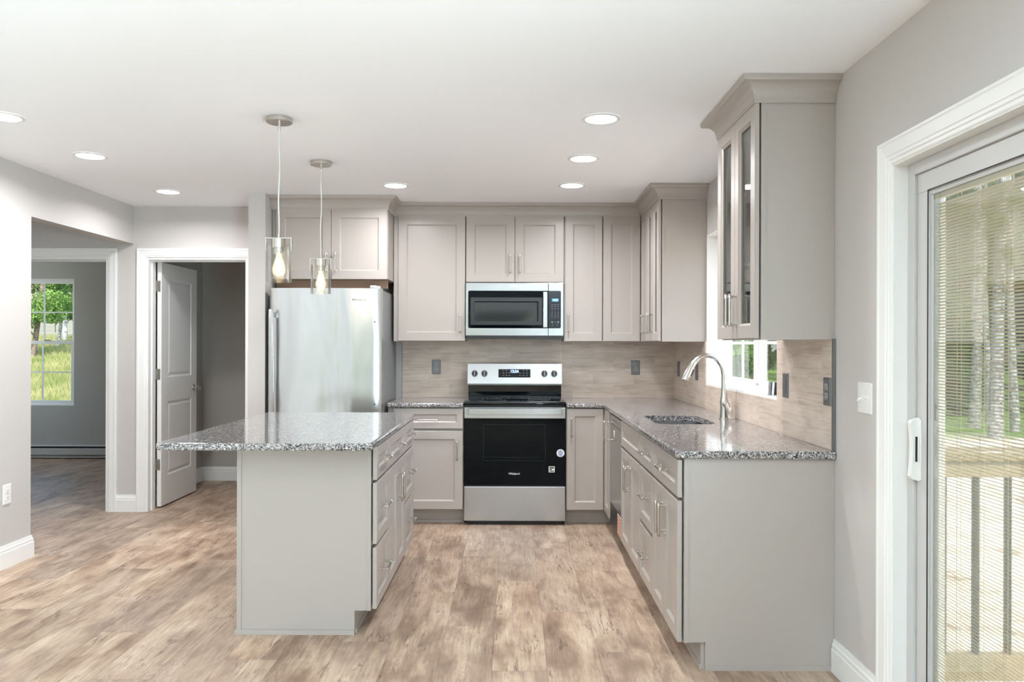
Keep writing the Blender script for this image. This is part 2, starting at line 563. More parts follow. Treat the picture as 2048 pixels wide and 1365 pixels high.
def single(name, bm, mats, label, cat, group=None, smooth=0, kind=None):
    me = finish(bm, name, mats, smooth)
    co = np.array([v.co[:] for v in me.vertices])
    lo, hi = co.min(0), co.max(0)
    p = Vector(((lo[0] + hi[0]) / 2, (lo[1] + hi[1]) / 2, lo[2]))
    me.transform(Matrix.Translation(-p))
    o = link(bpy.data.objects.new(name, me))
    o.location = p
    WL[o.name] = p.copy()
    if label:
        tag(o, label, cat, group)
    if kind:
        o['kind'] = kind
    return o

def struct(name, bm, mats, smooth=0):
    return single(name, bm, mats, None, None, kind='structure', smooth=smooth)

def BM():
    return bmesh.new()

ID = lambda u, d, z: (u, d, z)

def box(bm, x0, x1, y0, y1, z0, z1, f=ID, ch=0.0, mi=0):
    if x1 < x0: x0, x1 = x1, x0
    if y1 < y0: y0, y1 = y1, y0
    if z1 < z0: z0, z1 = z1, z0
    if ch <= 0:
        v = [bm.verts.new(f(x, y, z)) for x in (x0, x1) for y in (y0, y1) for z in (z0, z1)]
        q = [(0, 1, 3, 2), (4, 6, 7, 5), (0, 4, 5, 1), (2, 3, 7, 6), (0, 2, 6, 4), (1, 5, 7, 3)]
        for a in q:
            bm.faces.new([v[i] for i in a]).material_index = mi
    else:
        t = bmesh.new()
        box(t, x0, x1, y0, y1, z0, z1)
        ch = min(ch, (x1 - x0) * .45, (y1 - y0) * .45, (z1 - z0) * .45)
        bmesh.ops.bevel(t, geom=list(t.edges), offset=ch, segments=2, profile=0.6, affect='EDGES')
        add(bm, t, f, mi)

def add(bm, t, f=ID, mi=0):
    mp = {}
    for v in t.verts:
        mp[v] = bm.verts.new(f(*v.co))
    for fc in t.faces:
        n = bm.faces.new([mp[v] for v in fc.verts])
        n.material_index = mi
    t.free()

def tube(bm, pts, radii, n=12, cap=True, f=ID, mi=0):
    """round tube through pts"""
    pts = [Vector(p) for p in pts]
    if isinstance(radii, (int, float)):
        radii = [radii] * len(pts)
    rings = []
    ref = None
    for i, p in enumerate(pts):
        d = (pts[min(i + 1, len(pts) - 1)] - pts[max(i - 1, 0)]).normalized()
        if ref is None:
            ref = Vector((0, 0, 1)) if abs(d.z) < 0.9 else Vector((1, 0, 0))
        a = d.cross(ref)
        if a.length < 1e-5:
            a = d.cross(Vector((0.3, 0.9, 0.1)))
        a.normalize()
        b = a.cross(d).normalized()
        ref = b
        rings.append([bm.verts.new(f(*(p + radii[i] * (math.cos(2 * PI * k / n) * a + math.sin(2 * PI * k / n) * b)))) for k in range(n)])
    for r0, r1 in zip(rings, rings[1:]):
        for k in range(n):
            bm.faces.new((r0[k], r0[(k + 1) % n], r1[(k + 1) % n], r1[k])).material_index = mi
    if cap:
        bm.faces.new(rings[0]).material_index = mi
        bm.faces.new(rings[-1]).material_index = mi

def lathe(bm, prof, c, n=32, cap=False, mi=0):
    rings = []
    for r, z in prof:
        rings.append([bm.verts.new((c[0] + r * math.cos(2 * PI * k / n), c[1] + r * math.sin(2 * PI * k / n), c[2] + z)) for k in range(n)])
    for a, b in zip(rings, rings[1:]):
        for k in range(n):
            bm.faces.new((a[k], a[(k + 1) % n], b[(k + 1) % n], b[k])).material_index = mi
    if cap:
        bm.faces.new(rings[0]).material_index = mi
        bm.faces.new(rings[-1]).material_index = mi

def prism(bm, poly, d0, d1, f, mi=0):
    """poly [(u,z)] extruded over depth"""
    a = [bm.verts.new(f(u, d0, z)) for u, z in poly]
    b = [bm.verts.new(f(u, d1, z)) for u, z in poly]
    bm.faces.new(a).material_index = mi
    bm.faces.new(b).material_index = mi
    n = len(poly)
    for i in range(n):
        bm.faces.new((a[i], a[(i + 1) % n], b[(i + 1) % n], b[i])).material_index = mi

def sweep(bm, path, prof, f, side=1, closed=False):
    """path 2D, prof [(offset, w)], mitred; f(u, v, w) -> world"""
    n = len(path)
    P = [Vector(p) for p in path]
    rings = []
    for i in range(n):
        def nrm(a, b):
            d = (b - a).normalized()
            return Vector((d.y, -d.x)) * side
        if closed:
            n0, n1 = nrm(P[i - 1], P[i]), nrm(P[i], P[(i + 1) % n])
        else:
            n0 = nrm(P[i - 1], P[i]) if i > 0 else nrm(P[0], P[1])
            n1 = nrm(P[i], P[i + 1]) if i < n - 1 else n0
        m = (n0 + n1)
        m = m / max(1e-6, m.dot(n1))
        rings.append([bm.verts.new(f(P[i].x + m.x * o, P[i].y + m.y * o, w)) for o, w in prof])
    k = len(prof)
    for i in range(n if closed else n - 1):
        a, b = rings[i], rings[(i + 1) % n]
        for j in range(k):
            bm.faces.new((a[j], a[(j + 1) % k], b[(j + 1) % k], b[j]))
    if not closed:
        bm.faces.new(rings[0])
        bm.faces.new(rings[-1])

def wall_holes(bm, u0, u1, z0, z1, d0, d1, holes, f):
    us = sorted({u0, u1, *[h[0] for h in holes], *[h[1] for h in holes]})
    zs = sorted({z0, z1, *[h[2] for h in holes], *[h[3] for h in holes]})
    us = [u for u in us if u0 <= u <= u1]
    zs = [z for z in zs if z0 <= z <= z1]
    def solid(i, j):
        if i < 0 or j < 0 or i >= len(us) - 1 or j >= len(zs) - 1:
            return False
        uc, zc = (us[i] + us[i + 1]) / 2, (zs[j] + zs[j + 1]) / 2
        return not any(h[0] < uc < h[1] and h[2] < zc < h[3] for h in holes)
    def q(*p):
        bm.faces.new([bm.verts.new(f(*c)) for c in p])
    for i in range(len(us) - 1):
        for j in range(len(zs) - 1):
            if not solid(i, j):
                continue
            a, b, c, d = us[i], us[i + 1], zs[j], zs[j + 1]
            q((a, d0, c), (b, d0, c), (b, d0, d), (a, d0, d))
            q((a, d1, c), (a, d1, d), (b, d1, d), (b, d1, c))
            if not solid(i - 1, j): q((a, d0, c), (a, d0, d), (a, d1, d), (a, d1, c))
            if not solid(i + 1, j): q((b, d0, c), (b, d1, c), (b, d1, d), (b, d0, d))
            if not solid(i, j - 1): q((a, d0, c), (a, d1, c), (b, d1, c), (b, d0, c))
            if not solid(i, j + 1): q((a, d0, d), (b, d0, d), (b, d1, d), (a, d1, d))
    bmesh.ops.remove_doubles(bm, verts=bm.verts, dist=1e-5)

def rings(bm, u0, u1, z0, z1, seq, f, fill_first=True, fill_last=True, mi=0):
    """nested rectangles: seq [(inset, d)]"""
    R = []
    for ins, d in seq:
        a, b, c, e = u0 + ins, u1 - ins, z0 + ins, z1 - ins
        R.append([bm.verts.new(f(*p)) for p in ((a, d, c), (b, d, c), (b, d, e), (a, d, e))])
    for r0, r1 in zip(R, R[1:]):
        for k in range(4):
            bm.faces.new((r0[k], r0[(k + 1) % 4], r1[(k + 1) % 4], r1[k])).material_index = mi
    if fill_first:
        bm.faces.new(R[0]).material_index = mi
    if fill_last:
        bm.faces.new(R[-1]).material_index = mi

def text_bm(body, size, f, align='CENTER', bold=0.0, extrude=0.0006):
    """lettering as mesh; f(u, d, z)"""
    cu = bpy.data.curves.new('lettering', 'FONT')
    cu.body = body
    cu.size = size
    cu.align_x = align
    cu.align_y = 'CENTER'
    cu.extrude = extrude
    cu.offset = bold
    cu.resolution_u = 3
    o = bpy.data.objects.new('lettering_source', cu)
    C.objects.link(o)
    dg = bpy.context.evaluated_depsgraph_get()
    me = bpy.data.meshes.new_from_object(o.evaluated_get(dg))
    bm = bmesh.new()
    bm.from_mesh(me)
    for v in bm.verts:
        x, y, z = v.co
        v.co = f(x, -z, y)
    bpy.data.objects.remove(o)
    bpy.data.meshes.remove(me)
    bpy.data.curves.remove(cu)
    return bm

# ------------------------------------------------------------------ setting
bm = BM(); box(bm, -7.0, 1.50, -3.9, 9.3, -0.12, 0.0); struct('floor', bm, M['floor'])
bm = BM(); box(bm, -7.0, 1.50, -3.9, 9.3, CEIL, CEIL + 0.2); struct('ceiling', bm, M['ceiling'])

fX = lambda u, d, z: (u, d, z)          # wall along x
fY = lambda u, d, z: (d, u, z)          # wall along y

DOOR_Y0, DOOR_Y1, DOOR_Z = 0.87, 2.70, 1.98
WIN_Y0, WIN_Y1, WIN_Z0, WIN_Z1 = 3.88, 5.31, 1.074, 2.10
bm = BM()
wall_holes(bm, -3.9, 6.5, 0, CEIL, RW, RW + 0.15, [(DOOR_Y0, DOOR_Y1, 0.0, DOOR_Z), (WIN_Y0, WIN_Y1, WIN_Z0, WIN_Z1), (-2.0, 0.2, 0.55, 2.0)], fY)
struct('wall_right', bm, M['wall'])
bm = BM(); box(bm, -1.803, RW, BACK, BACK + 0.12, 0, CEIL); struct('wall_back', bm, M['wall'])
bm = BM(); box(bm, -1.927, -1.803, 5.64, 7.76, 0, CEIL); struct('wall_stub', bm, M['wall'])
HX0, HX1 = -4.02, -3.243      # bedroom doorway
CX0, CX1 = -2.938, -2.125     # pantry doorway
DZ = 2.041
bm = BM()
wall_holes(bm, -6.6, -1.927, 0, CEIL, HALL, HALL + 0.12, [(HX0, HX1, 0, DZ), (CX0, CX1, 0, DZ)], fX)
struct('wall_hall', bm, M['wall'])
bm = BM()
wall_holes(bm, -3.6, HALL, 0, CEIL, LW - 0.115, LW, [(4.887, HALL, 0, 2.15), (-1.3, 0.3, 0.6, 2.1)], fY)
struct('wall_left', bm, M['wall'])
bm = BM(); box(bm, -5.2, LW - 0.115, 3.75, 3.87, 0, CEIL); struct('wall_passage', bm, M['wall'])
bm = BM(); box(bm, -5.2, -5.08, 3.87, HALL, 0, CEIL); struct('wall_passage_end', bm, M['wall'])
REAR = -3.5
RX0, RX1, RZ0, RZ1 = -2.25, 0.45, 0.06, 2.08
bm = BM()
wall_holes(bm, LW - 0.115, RW, 0, CEIL, REAR - 0.14, REAR, [(RX0, RX1, RZ0, RZ1)], fX)
struct('wall_rear', bm, M['wall'])
# bedroom
BW_X0, BW_X1, BW_Z0, BW_Z1 = -5.95, -5.15, 0.617, 2.114
bm = BM()
wall_holes(bm, -6.6, -1.8, 0, CEIL, 9.09, 9.24, [(BW_X0, BW_X1, BW_Z0, BW_Z1)], fX)
struct('wall_bedroom_far', bm, M['wall_shaded'])
bm = BM(); wall_holes(bm, HALL, 9.24, 0, CEIL, -6.72, -6.6, [(7.85, 8.95, 0.7, 2.1)], fY); struct('wall_bedroom_left', bm, M['wall_shaded'])
bm = BM(); box(bm, -3.18, -3.06, HALL + 0.12, 9.09, 0, CEIL); struct('wall_bedroom_right', bm, M['wall_shaded'])
bm = BM(); box(bm, -3.06, -1.927, 7.64, 7.76, 0, CEIL); struct('wall_pantry_back', bm, M['wall_shaded'])

# tile on the back and side walls
bm = BM()
box(bm, -0.905, RW - 0.0002, BACK - 0.010, BACK, 0.9126, 1.376)
box(bm, -0.36, 0.395, BACK - 0.010, BACK, 0.62, 0.9126)
box(bm, -0.372, 0.404, BACK - 0.010, BACK, 1.376, 1.60)
struct('wall_backsplash', bm, M['tile'])
bm = BM()
wall_holes(bm, 3.205, BACK - 0.010, 0.9126, 1.376, RW - 0.010, RW, [(WIN_Y0, WIN_Y1, WIN_Z0, 1.5)], fY)
struct('wall_backsplash_right', bm, M['tile'])
bm = BM(); box(bm, RW - 0.013, RW, 3.192, 3.205, 0.9126, 1.376); struct('trim_1', bm, M['plate'])

# baseboards
BASEP = [(0, 0), (0.015, 0), (0.015, 0.094), (0.012, 0.098), (0.012, 0.114), (0.008, 0.119), (0.006, 0.136), (0, 0.136)]
def baseboard(name, path, side):
    bm = BM()
    sweep(bm, path, BASEP, lambda u, v, w: (u, v, w), side)
    struct(name, bm, M['trim'])
baseboard('baseboard_left', [(LW, REAR), (LW, 4.887), (LW - 0.115, 4.887)], 1)
baseboard('baseboard_right', [(RW, 2.79), (RW, 3.199)], -1)
baseboard('baseboard_hall', [(HX1 + 0.072, HALL), (CX0 - 0.072, HALL)], 1)
baseboard('baseboard_pantry_back', [(-3.06, 7.64), (-1.927, 7.64)], 1)
baseboard('baseboard_pantry_left', [(-3.06, 6.40), (-3.06, 7.625)], 1)
baseboard('baseboard_stub', [(-1.927, HALL - 0.02), (-1.927, 5.64), (-1.803, 5.64)], -1)

# door casings and jambs in the hall wall
CAS = [(0, 0), (0, 0.010), (0.007, 0.012), (0.010, 0.012), (0.014, 0.015), (0.052, 0.018), (0.056, 0.021), (0.070, 0.021), (0.072, 0.018), (0.072, 0)]
def casing(bm, u0, u1, zt, f, z0=0.0, prof=CAS):
    sweep(bm, [(u0, z0), (u0, zt), (u1, zt), (u1, z0)], prof, f, -1)
def doorway(name, x0, x1):
    t = thing(name, None, None, ((x0 + x1) / 2, HALL, 0), kind='structure')
    bm = BM(); casing(bm, x0, x1, DZ, lambda u, v, w: (u, HALL - w, v)); part('casing', bm, M['trim'], t)
    bm = BM()
    box(bm, x0, x0 + 0.018, HALL - 0.002, HALL + 0.124, 0, DZ)
    box(bm, x1 - 0.018, x1, HALL - 0.002, HALL + 0.124, 0, DZ)
    box(bm, x0 + 0.018, x1 - 0.018, HALL - 0.002, HALL + 0.124, DZ - 0.018, DZ)
    box(bm, x0 + 0.018, x0 + 0.030, HALL + 0.045, HALL + 0.080, 0, DZ - 0.018)
    box(bm, x1 - 0.030, x1 - 0.018, HALL + 0.045, HALL + 0.080, 0, DZ - 0.018)
    box(bm, x0 + 0.030, x1 - 0.030, HALL + 0.045, HALL + 0.080, DZ - 0.030, DZ - 0.018)
    part('jamb', bm, M['trim'], t)
    return t
doorway('door_1', HX0, HX1)
d2 = doorway('door_2', CX0, CX1)
# the open two-panel leaf, swung into the pantry at right angles
LX0, LX1 = -2.910, -2.875
LY0, LY1 = 6.340, 7.045
LZ0, LZ1 = 0.014, 2.016
bm = BM()
fl = lambda u, d, z: (LX1 - d, u, z)
def leaf_side(bm, f):
    us = [LY0, LY0 + 0.115, LY1 - 0.115, LY1]
    zs = [LZ0, LZ0 + 0.24, LZ0 + 0.855, LZ0 + 1.055, LZ1 - 0.125, LZ1]
    holes = [(1, 1), (1, 3)]
    for i in range(3):
        for j in range(5):
            a, b, c, d = us[i], us[i + 1], zs[j], zs[j + 1]
            if (i, j) in holes:
                rings(bm, a, b, c, d, [(0, 0), (0.012, 0.007), (0.022, 0.007), (0.040, 0.002), (0.046, 0.002)], f, False, True)
            else:
                bm.faces.new([bm.verts.new(f(*p)) for p in ((a, 0, c), (b, 0, c), (b, 0, d), (a, 0, d))])
leaf_side(bm, lambda u, d, z: (LX1 - d, u, z))
leaf_side(bm, lambda u, d, z: (LX0 + d, u, z))
for (a, b, c, d) in ((LY0, LY0, LZ0, LZ1), (LY1, LY1, LZ0, LZ1)):
    bm.faces.new([bm.verts.new(p) for p in ((LX0, a, c), (LX1, a, c), (LX1, a, d), (LX0, a, d))])
for z in (LZ0, LZ1):
    bm.faces.new([bm.verts.new(p) for p in ((LX0, LY0, z), (LX1, LY0, z), (LX1, LY1, z), (LX0, LY1, z))])
bmesh.ops.remove_doubles(bm, verts=bm.verts, dist=1e-5)
leaf = part('leaf', bm, M['door'], d2)
for zc in (0.357, 1.098, 1.820):
    bm = BM()
    tube(bm, [(LX0 - 0.010, LY0 - 0.008, zc - 0.045), (LX0 - 0.010, LY0 - 0.008, zc + 0.045)], 0.006, 10)
    box(bm, LX0 - 0.004, LX0 + 0.026, LY0 - 0.003, LY0 + 0.0005, zc - 0.044, zc + 0.044)
    box(bm, LX0 - 0.0165, LX0 - 0.0145, LY0 - 0.055, LY0 - 0.004, zc - 0.044, zc + 0.044)
    part('hinge', bm, M['hinge'], leaf)
bm = BM()
kz, ky = 0.955, LY1 - 0.065
for s, x in ((1, LX1), (-1, LX0)):
    tube(bm, [(x, ky, kz), (x + s * 0.006, ky, kz), (x + s * 0.010, ky, kz), (x + s * 0.030, ky, kz), (x + s * 0.042, ky, kz), (x + s * 0.058, ky, kz), (x + s * 0.066, ky, kz)],
         [0.032, 0.031, 0.013, 0.013, 0.024, 0.027, 0.018], 20)
part('knob', bm, M['nickel'], leaf, 40)

# ------------------------------------------------------------------ windows
def sash_grid(bm, u0, u1, z0, z1, d0, d1, w, f):
    """a rectangular frame with members of width w"""
    box(bm, u0, u1, d0, d1, z0, z0 + w, f, 0.003)
    box(bm, u0, u1, d0, d1, z1 - w, z1, f, 0.003)
    box(bm, u0, u0 + w, d0, d1, z0 + w, z1 - w, f, 0.003)
    box(bm, u1 - w, u1, d0, d1, z0 + w, z1 - w, f, 0.003)

# kitchen window over the sink: twin casement in a white vinyl frame, tiled-in reveal
w1 = thing('window_1', None, None, (RW + 0.12, (WIN_Y0 + WIN_Y1) / 2, WIN_Z0), kind='structure')
bm = BM()
t_ = 0.012
box(bm, RW - 0.006, RW + 0.14, WIN_Y0, WIN_Y1, WIN_Z0 - 0.001, WIN_Z0 + t_)
box(bm, RW - 0.004, RW + 0.14, WIN_Y1 - 0.006, WIN_Y1, WIN_Z0 + t_, WIN_Z1)
box(bm, RW - 0.004, RW + 0.14, WIN_Y0, WIN_Y0 + 0.006, WIN_Z0 + t_, WIN_Z1)
box(bm, RW - 0.004, RW + 0.14, WIN_Y0 + 0.006, WIN_Y1 - 0.006, WIN_Z1 - 0.006, WIN_Z1)
part('window_sill', bm, M['trim'], w1)
XW = RW + 0.105
bm = BM()
a0, a1 = WIN_Y0 + 0.006, WIN_Y1 - 0.006
ym = (a0 + a1) / 2
sash_grid(bm, a0, a1, WIN_Z0 + t_, WIN_Z1 - 0.006, XW, XW + 0.06, 0.024, fY)
box(bm, ym - 0.030, ym + 0.030, XW, XW + 0.06, WIN_Z0 + 0.05, WIN_Z1 - 0.045, fY, 0.003)
part('window_frame', bm, M['vinyl'], w1)
for (b0, b1) in ((a0 + 0.024, ym - 0.030), (ym + 0.030, a1 - 0.024)):
    bm = BM()
    z0, z1 = WIN_Z0 + t_ + 0.024, WIN_Z1 - 0.030
    sash_grid(bm, b0, b1, z0, z1, XW + 0.012, XW + 0.052, 0.027, fY)
    for zz in (z0 + 0.027 + (z1 - z0 - 0.054) * 0.25, z0 + 0.027 + (z1 - z0 - 0.054) * 0.63):
        box(bm, b0 + 0.027, b1 - 0.027, XW + 0.030, XW + 0.038, zz - 0.009, zz + 0.009, fY)
    box(bm, (b0 + b1) / 2 - 0.009, (b0 + b1) / 2 + 0.009, XW + 0.029, XW + 0.039, z0 + 0.027, z1 - 0.027, fY)
    s_ = part('sash', bm, M['vinyl'], w1)
    bm = BM(); box(bm, b0 + 0.025, b1 - 0.025, XW + 0.0335, XW + 0.0345, z0 + 0.025, z1 - 0.025, fY)
    part('pane', bm, M['glass'], s_)

# unseen side windows added to let light into living area and bedroom
for nm, x, a, b, z0, z1, nb_ in (('added_window_3', LW - 0.10, -1.3, 0.3, 0.6, 2.1, 2), ('added_window_4', -6.70, 7.85, 8.95, 0.7, 2.1, 2), ('added_window_5', RW + 0.05, -2.0, 0.2, 0.55, 2.0, 2)):
    w_ = thing(nm, None, None, (x, (a + b) / 2, z0), kind='structure')
    bm = BM()
    sash_grid(bm, a, b, z0, z1, x, x + 0.06, 0.05, fY)
    for q in range(1, nb_):
        yq = a + (b - a) * q / nb_
        box(bm, yq - 0.03, yq + 0.03, x, x + 0.06, z0 + 0.05, z1 - 0.05, fY)
    part('window_frame', bm, M['vinyl'], w_)
    bm = BM(); box(bm, a + 0.05, b - 0.05, x + 0.029, x + 0.031, z0 + 0.05, z1 - 0.05, fY); part('pane', bm, M['glass'], w_)

# bedroom double-hung window
w2 = thing('window_2', None, None, ((BW_X0 + BW_X1) / 2, 9.15, BW_Z0), kind='structure')
bm = BM()
sash_grid(bm, BW_X0, BW_X1, BW_Z0, BW_Z1, 9.125, 9.20, 0.022, fX)
box(bm, BW_X0 - 0.0, BW_X1 + 0.0, 9.088, 9.125, BW_Z0, BW_Z0 + 0.012, fX)
part('window_frame', bm, M['vinyl'], w2)
zmid = 1.36
for (z0, z1, dy, hz) in ((zmid - 0.018, BW_Z1 - 0.022, 0.03, (1.717,)), (BW_Z0 + 0.022, zmid + 0.018, 0.0, (1.008,))):
    bm = BM()
    sash_grid(bm, BW_X0 + 0.022, BW_X1 - 0.022, z0, z1, 9.130 + dy, 9.158 + dy, 0.036, fX)
    for zz in hz:
        box(bm, BW_X0 + 0.05, BW_X1 - 0.05, 9.142 + dy, 9.148 + dy, zz - 0.008, zz + 0.008, fX)
    xm = -5.548
    box(bm, xm - 0.009, xm + 0.009, 9.1415 + dy, 9.1485 + dy, z0 + 0.03, z1 - 0.03, fX)
    s_ = part('sash', bm, M['vinyl'], w2)
    bm = BM(); box(bm, BW_X0 + 0.05, BW_X1 - 0.05, 9.1445 + dy, 9.1455 + dy, z0 + 0.03, z1 - 0.03, fX)
    part('pane', bm, M['glass'], s_)
bm = BM(); box(bm, -5.52, -5.44, 9.112, 9.132, zmid + 0.019, zmid + 0.033, fX, 0.003)
part('sash_lock', bm, M['nickel'], w2)

# rear glazed door behind the camera (shows in the appliances' reflections)
d4 = thing('door_4', None, None, ((RX0 + RX1) / 2, REAR, 0), kind='structure')
bm = BM()
sash_grid(bm, RX0, RX1, RZ0, RZ1, REAR - 0.11, REAR - 0.02, 0.05, fX)
box(bm, (RX0 + RX1) / 2 - 0.05, (RX0 + RX1) / 2 + 0.05, REAR - 0.10, REAR - 0.03, RZ0 + 0.05, RZ1 - 0.05, fX)
part('frame', bm, M['vinyl'], d4)
bm = BM(); box(bm, RX0 + 0.05, RX1 - 0.05, REAR - 0.066, REAR - 0.064, RZ0 + 0.05, RZ1 - 0.05, fX); part('pane', bm, M['glass_tint'], d4)

# sliding patio door in the side wall, blinds between the panes
d3 = thing('door_3', None, None, (RW, 1.8, 0), kind='structure')
bm = BM()
casing(bm, DOOR_Y0, DOOR_Y1 - 0.0, DOOR_Z - 0.0, lambda u, v, w: (RW - w, u, v), 0.0,
       [(0, 0), (0, 0.010), (0.006, 0.013), (0.016, 0.013), (0.020, 0.017), (0.030, 0.017), (0.034, 0.020), (0.072, 0.022), (0.078, 0.025), (0.086, 0.025), (0.088, 0.020), (0.088, 0)])
part('casing', bm, M['trim'], d3)
bm = BM()
box(bm, DOOR_Y1 - 0.004, DOOR_Y1, RW - 0.008, RW + 0.15, 0, DOOR_Z, fY)
box(bm, DOOR_Y0, DOOR_Y0 + 0.004, RW - 0.008, RW + 0.15, 0, DOOR_Z, fY)
box(bm, DOOR_Y0, DOOR_Y1, RW - 0.008, RW + 0.15, DOOR_Z - 0.004, DOOR_Z, fY)
part('jamb', bm, M['trim'], d3)
y0, y1 = DOOR_Y0 + 0.004, DOOR_Y1 - 0.004
XF = RW + 0.040
bm = BM()
fw = 0.042
box(bm, y1 - fw, y1, XF, XF + 0.11, 0, DOOR_Z - 0.004, fY, 0.003)
box(bm, y0, y0 + fw, XF, XF + 0.11, 0, DOOR_Z - 0.004, fY, 0.003)
box(bm, y0 + fw, y1 - fw, XF, XF + 0.11, DOOR_Z - 0.004 - fw, DOOR_Z - 0.004, fY, 0.003)
box(bm, y0 + fw, y1 - fw, XF, XF + 0.11, 0, 0.035, fY, 0.003)
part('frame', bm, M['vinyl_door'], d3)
def slider(p0, p1, xs, handle):
    z0, z1 = 0.036, DOOR_Z - 0.004 - fw - 0.001
    SW = 0.066
    bm = BM()
    sash_grid(bm, p0, p1, z0, z1, xs, xs + 0.040, SW, fY)
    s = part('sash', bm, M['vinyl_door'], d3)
    bm = BM()
    sash_grid(bm, p0 + SW, p1 - SW, z0 + SW, z1 - SW, xs + 0.008, xs + 0.034, 0.016, fY)
    part('glazing_bead', bm, M['heater'], s)
    bm = BM()
    sash_grid(bm, p0 + SW - 0.0035, p1 - SW + 0.0035, z0 + SW - 0.0035, z1 - SW + 0.0035, xs - 0.0006, xs + 0.004, 0.0035, fY)
    part('gasket', bm, M['black'], s)
    g0, g1, h0, h1 = p0 + SW + 0.016, p1 - SW - 0.016, z0 + SW + 0.016, z1 - SW - 0.016
    bm = BM()
    box(bm, g0, g1, xs + 0.011, xs + 0.012, h0, h1, fY)
    box(bm, g0, g1, xs + 0.031, xs + 0.032, h0, h1, fY)
    part('pane', bm, M['glass'], s)
    bm = BM()
    n = int((h1 - h0 - 0.03) / 0.0104)
    tilt = math.radians(23)
    for k in range(n):
        zc = h0 + 0.012 + k * 0.0104
        c, sn = math.cos(tilt) * 0.0060, math.sin(tilt) * 0.0060
        x = xs + 0.0215
        vs = [bm.verts.new(p) for p in ((x - c, g0 + 0.004, zc + sn), (x, g0 + 0.004, zc + 0.0012), (x + c, g0 + 0.004, zc - sn),
                                        (x - c, g1 - 0.004, zc + sn), (x, g1 - 0.004, zc + 0.0012), (x + c, g1 - 0.004, zc - sn))]
        lo_ = [bm.verts.new((v.co.x, v.co.y, v.co.z - 0.0003)) for v in vs]
        bm.faces.new((vs[0], vs[1], vs[4], vs[3]))
        bm.faces.new((vs[1], vs[2], vs[5], vs[4]))
        bm.faces.new((lo_[0], lo_[3], lo_[4], lo_[1]))
        bm.faces.new((lo_[1], lo_[4], lo_[5], lo_[2]))
        bm.faces.new((vs[0], vs[3], lo_[3], lo_[0]))
        bm.faces.new((vs[2], lo_[2], lo_[5], vs[5]))
    part('blind_slats', bm, M['slat'], s)
    bm = BM()
    for q in (0.02, 0.17, 0.34, 0.5, 0.66, 0.83, 0.98):
        yy = g1 - 0.01 - q * (g1 - g0 - 0.02)
        for xx in (xs + 0.0150, xs + 0.0280):
            box(bm, yy - 0.0006, yy + 0.0006, xx - 0.0005, xx + 0.0005, h0, h1, fY)
    part('ladder_cords', bm, M['slat'], s)
    bm = BM(); box(bm, g0, g1, xs + 0.0145, xs + 0.0285, h1 - 0.016, h1, fY)
    part('head_rail', bm, M['slat'], s)
    if handle:
        bm = BM()
        yc = p1 - 0.012
        zc = 0.995
        box(bm, yc - 0.020, yc + 0.016, xs - 0.006, xs, zc - 0.104, zc + 0.104, fY, 0.003)
        prof = []
        for k in range(25):
            t = -1 + k / 12.0
            off = 0.026 + 0.010 * t * t - 0.034 * max(0.0, (abs(t) - 0.86) / 0.14) ** 2
            prof.append((-off, zc + t * 0.108))
        prof += [(-0.004, zc + 0.100), (-0.004, zc - 0.100)]
        prism(bm, prof, yc - 0.012, yc + 0.012, lambda u, d_, z: (xs + u, d_, z))
        h_ = part('handle', bm, M['white_plastic'], s, 30)
        bm = BM()
        box(bm, yc - 0.0150, yc - 0.0115, xs - 0.018, xs - 0.012, zc - 0.040, zc + 0.045, fY)
        part('latch', bm, M['black'], s)
slider(1.760, y1 - fw - 0.005, XF + 0.010, True)
slider(y0 + fw + 0.001, 1.830, XF + 0.058, False)

# ------------------------------------------------------------------ cabinets
UP = 1.377     # underside of wall cabinets
UT = 2.358     # top of wall cabinets
def fBack(F):  return lambda u, d, z: (u, F + d, z)
def fRight(F): return lambda u, d, z: (F + d, u, z)
def fIsl(F):   return lambda u, d, z: (F - d, u, z)

DT = 0.020
def door_seq(sw, panel=True):
    s = [(0.0, -0.007), (0.0, -DT - 0.0040), (0.0020, -DT - 0.006), (sw, -DT - 0.006), (sw + 0.002, -DT - 0.0025), (sw + 0.010, -DT + 0.0040)]
    if not panel:
        s += [(sw + 0.010, -0.007)]
    return s

def shaker(parent, f, u0, u1, z0, z1, sw=0.057, name='door', glass=False):
    bm = BM()
    if glass:
        seq = door_seq(sw, False)
        rings(bm, u0, u1, z0, z1, seq + [(0.0, -0.007)], f, False, False)
        bmesh.ops.remove_doubles(bm, verts=bm.verts, dist=1e-6)
    else:
        rings(bm, u0, u1, z0, z1, door_seq(sw), f)
    o = part(name, bm, M['cab'], parent)
    if glass:
        bm = BM()
        box(bm, u0 + sw + 0.006, u1 - sw - 0.006, -0.0105, -0.0075, z0 + sw + 0.006, z1 - sw - 0.006, f)
        part('glass_pane', bm, M['glass_cab'], o)
    return o

def pull(parent, f, uc, zc, vertical=True, L=0.148):
    """bar pull with ringed ends on two posts"""
    bm = BM()
    base, st = -DT - 0.006, -DT - 0.006 - 0.030
    h = L / 2
    e = 0.011
    def P(a, d):
        return (uc, d, zc + a) if vertical else (uc + a, d, zc)
    bar = [(-h, 0.0055), (-h + 0.002, 0.0070), (-h + 0.020, 0.0070), (-h + 0.0205, 0.0054), (h - 0.0205, 0.0054), (h - 0.020, 0.0070), (h - 0.002, 0.0070), (h, 0.0055)]
    tube(bm, [P(a, st) for a, r in bar], [r for a, r in bar], 12, True, f)
    for s in (-1, 1):
        a = s * (h - e)
        pp = [(base, 0.0068), (base - 0.003, 0.0066), (base - 0.0045, 0.0046), (st, 0.0046)]
        tube(bm, [P(a, d) for d, r in pp], [r for d, r in pp], 12, True, f)
    return part('handle', bm, M['nickel'], parent, 40)

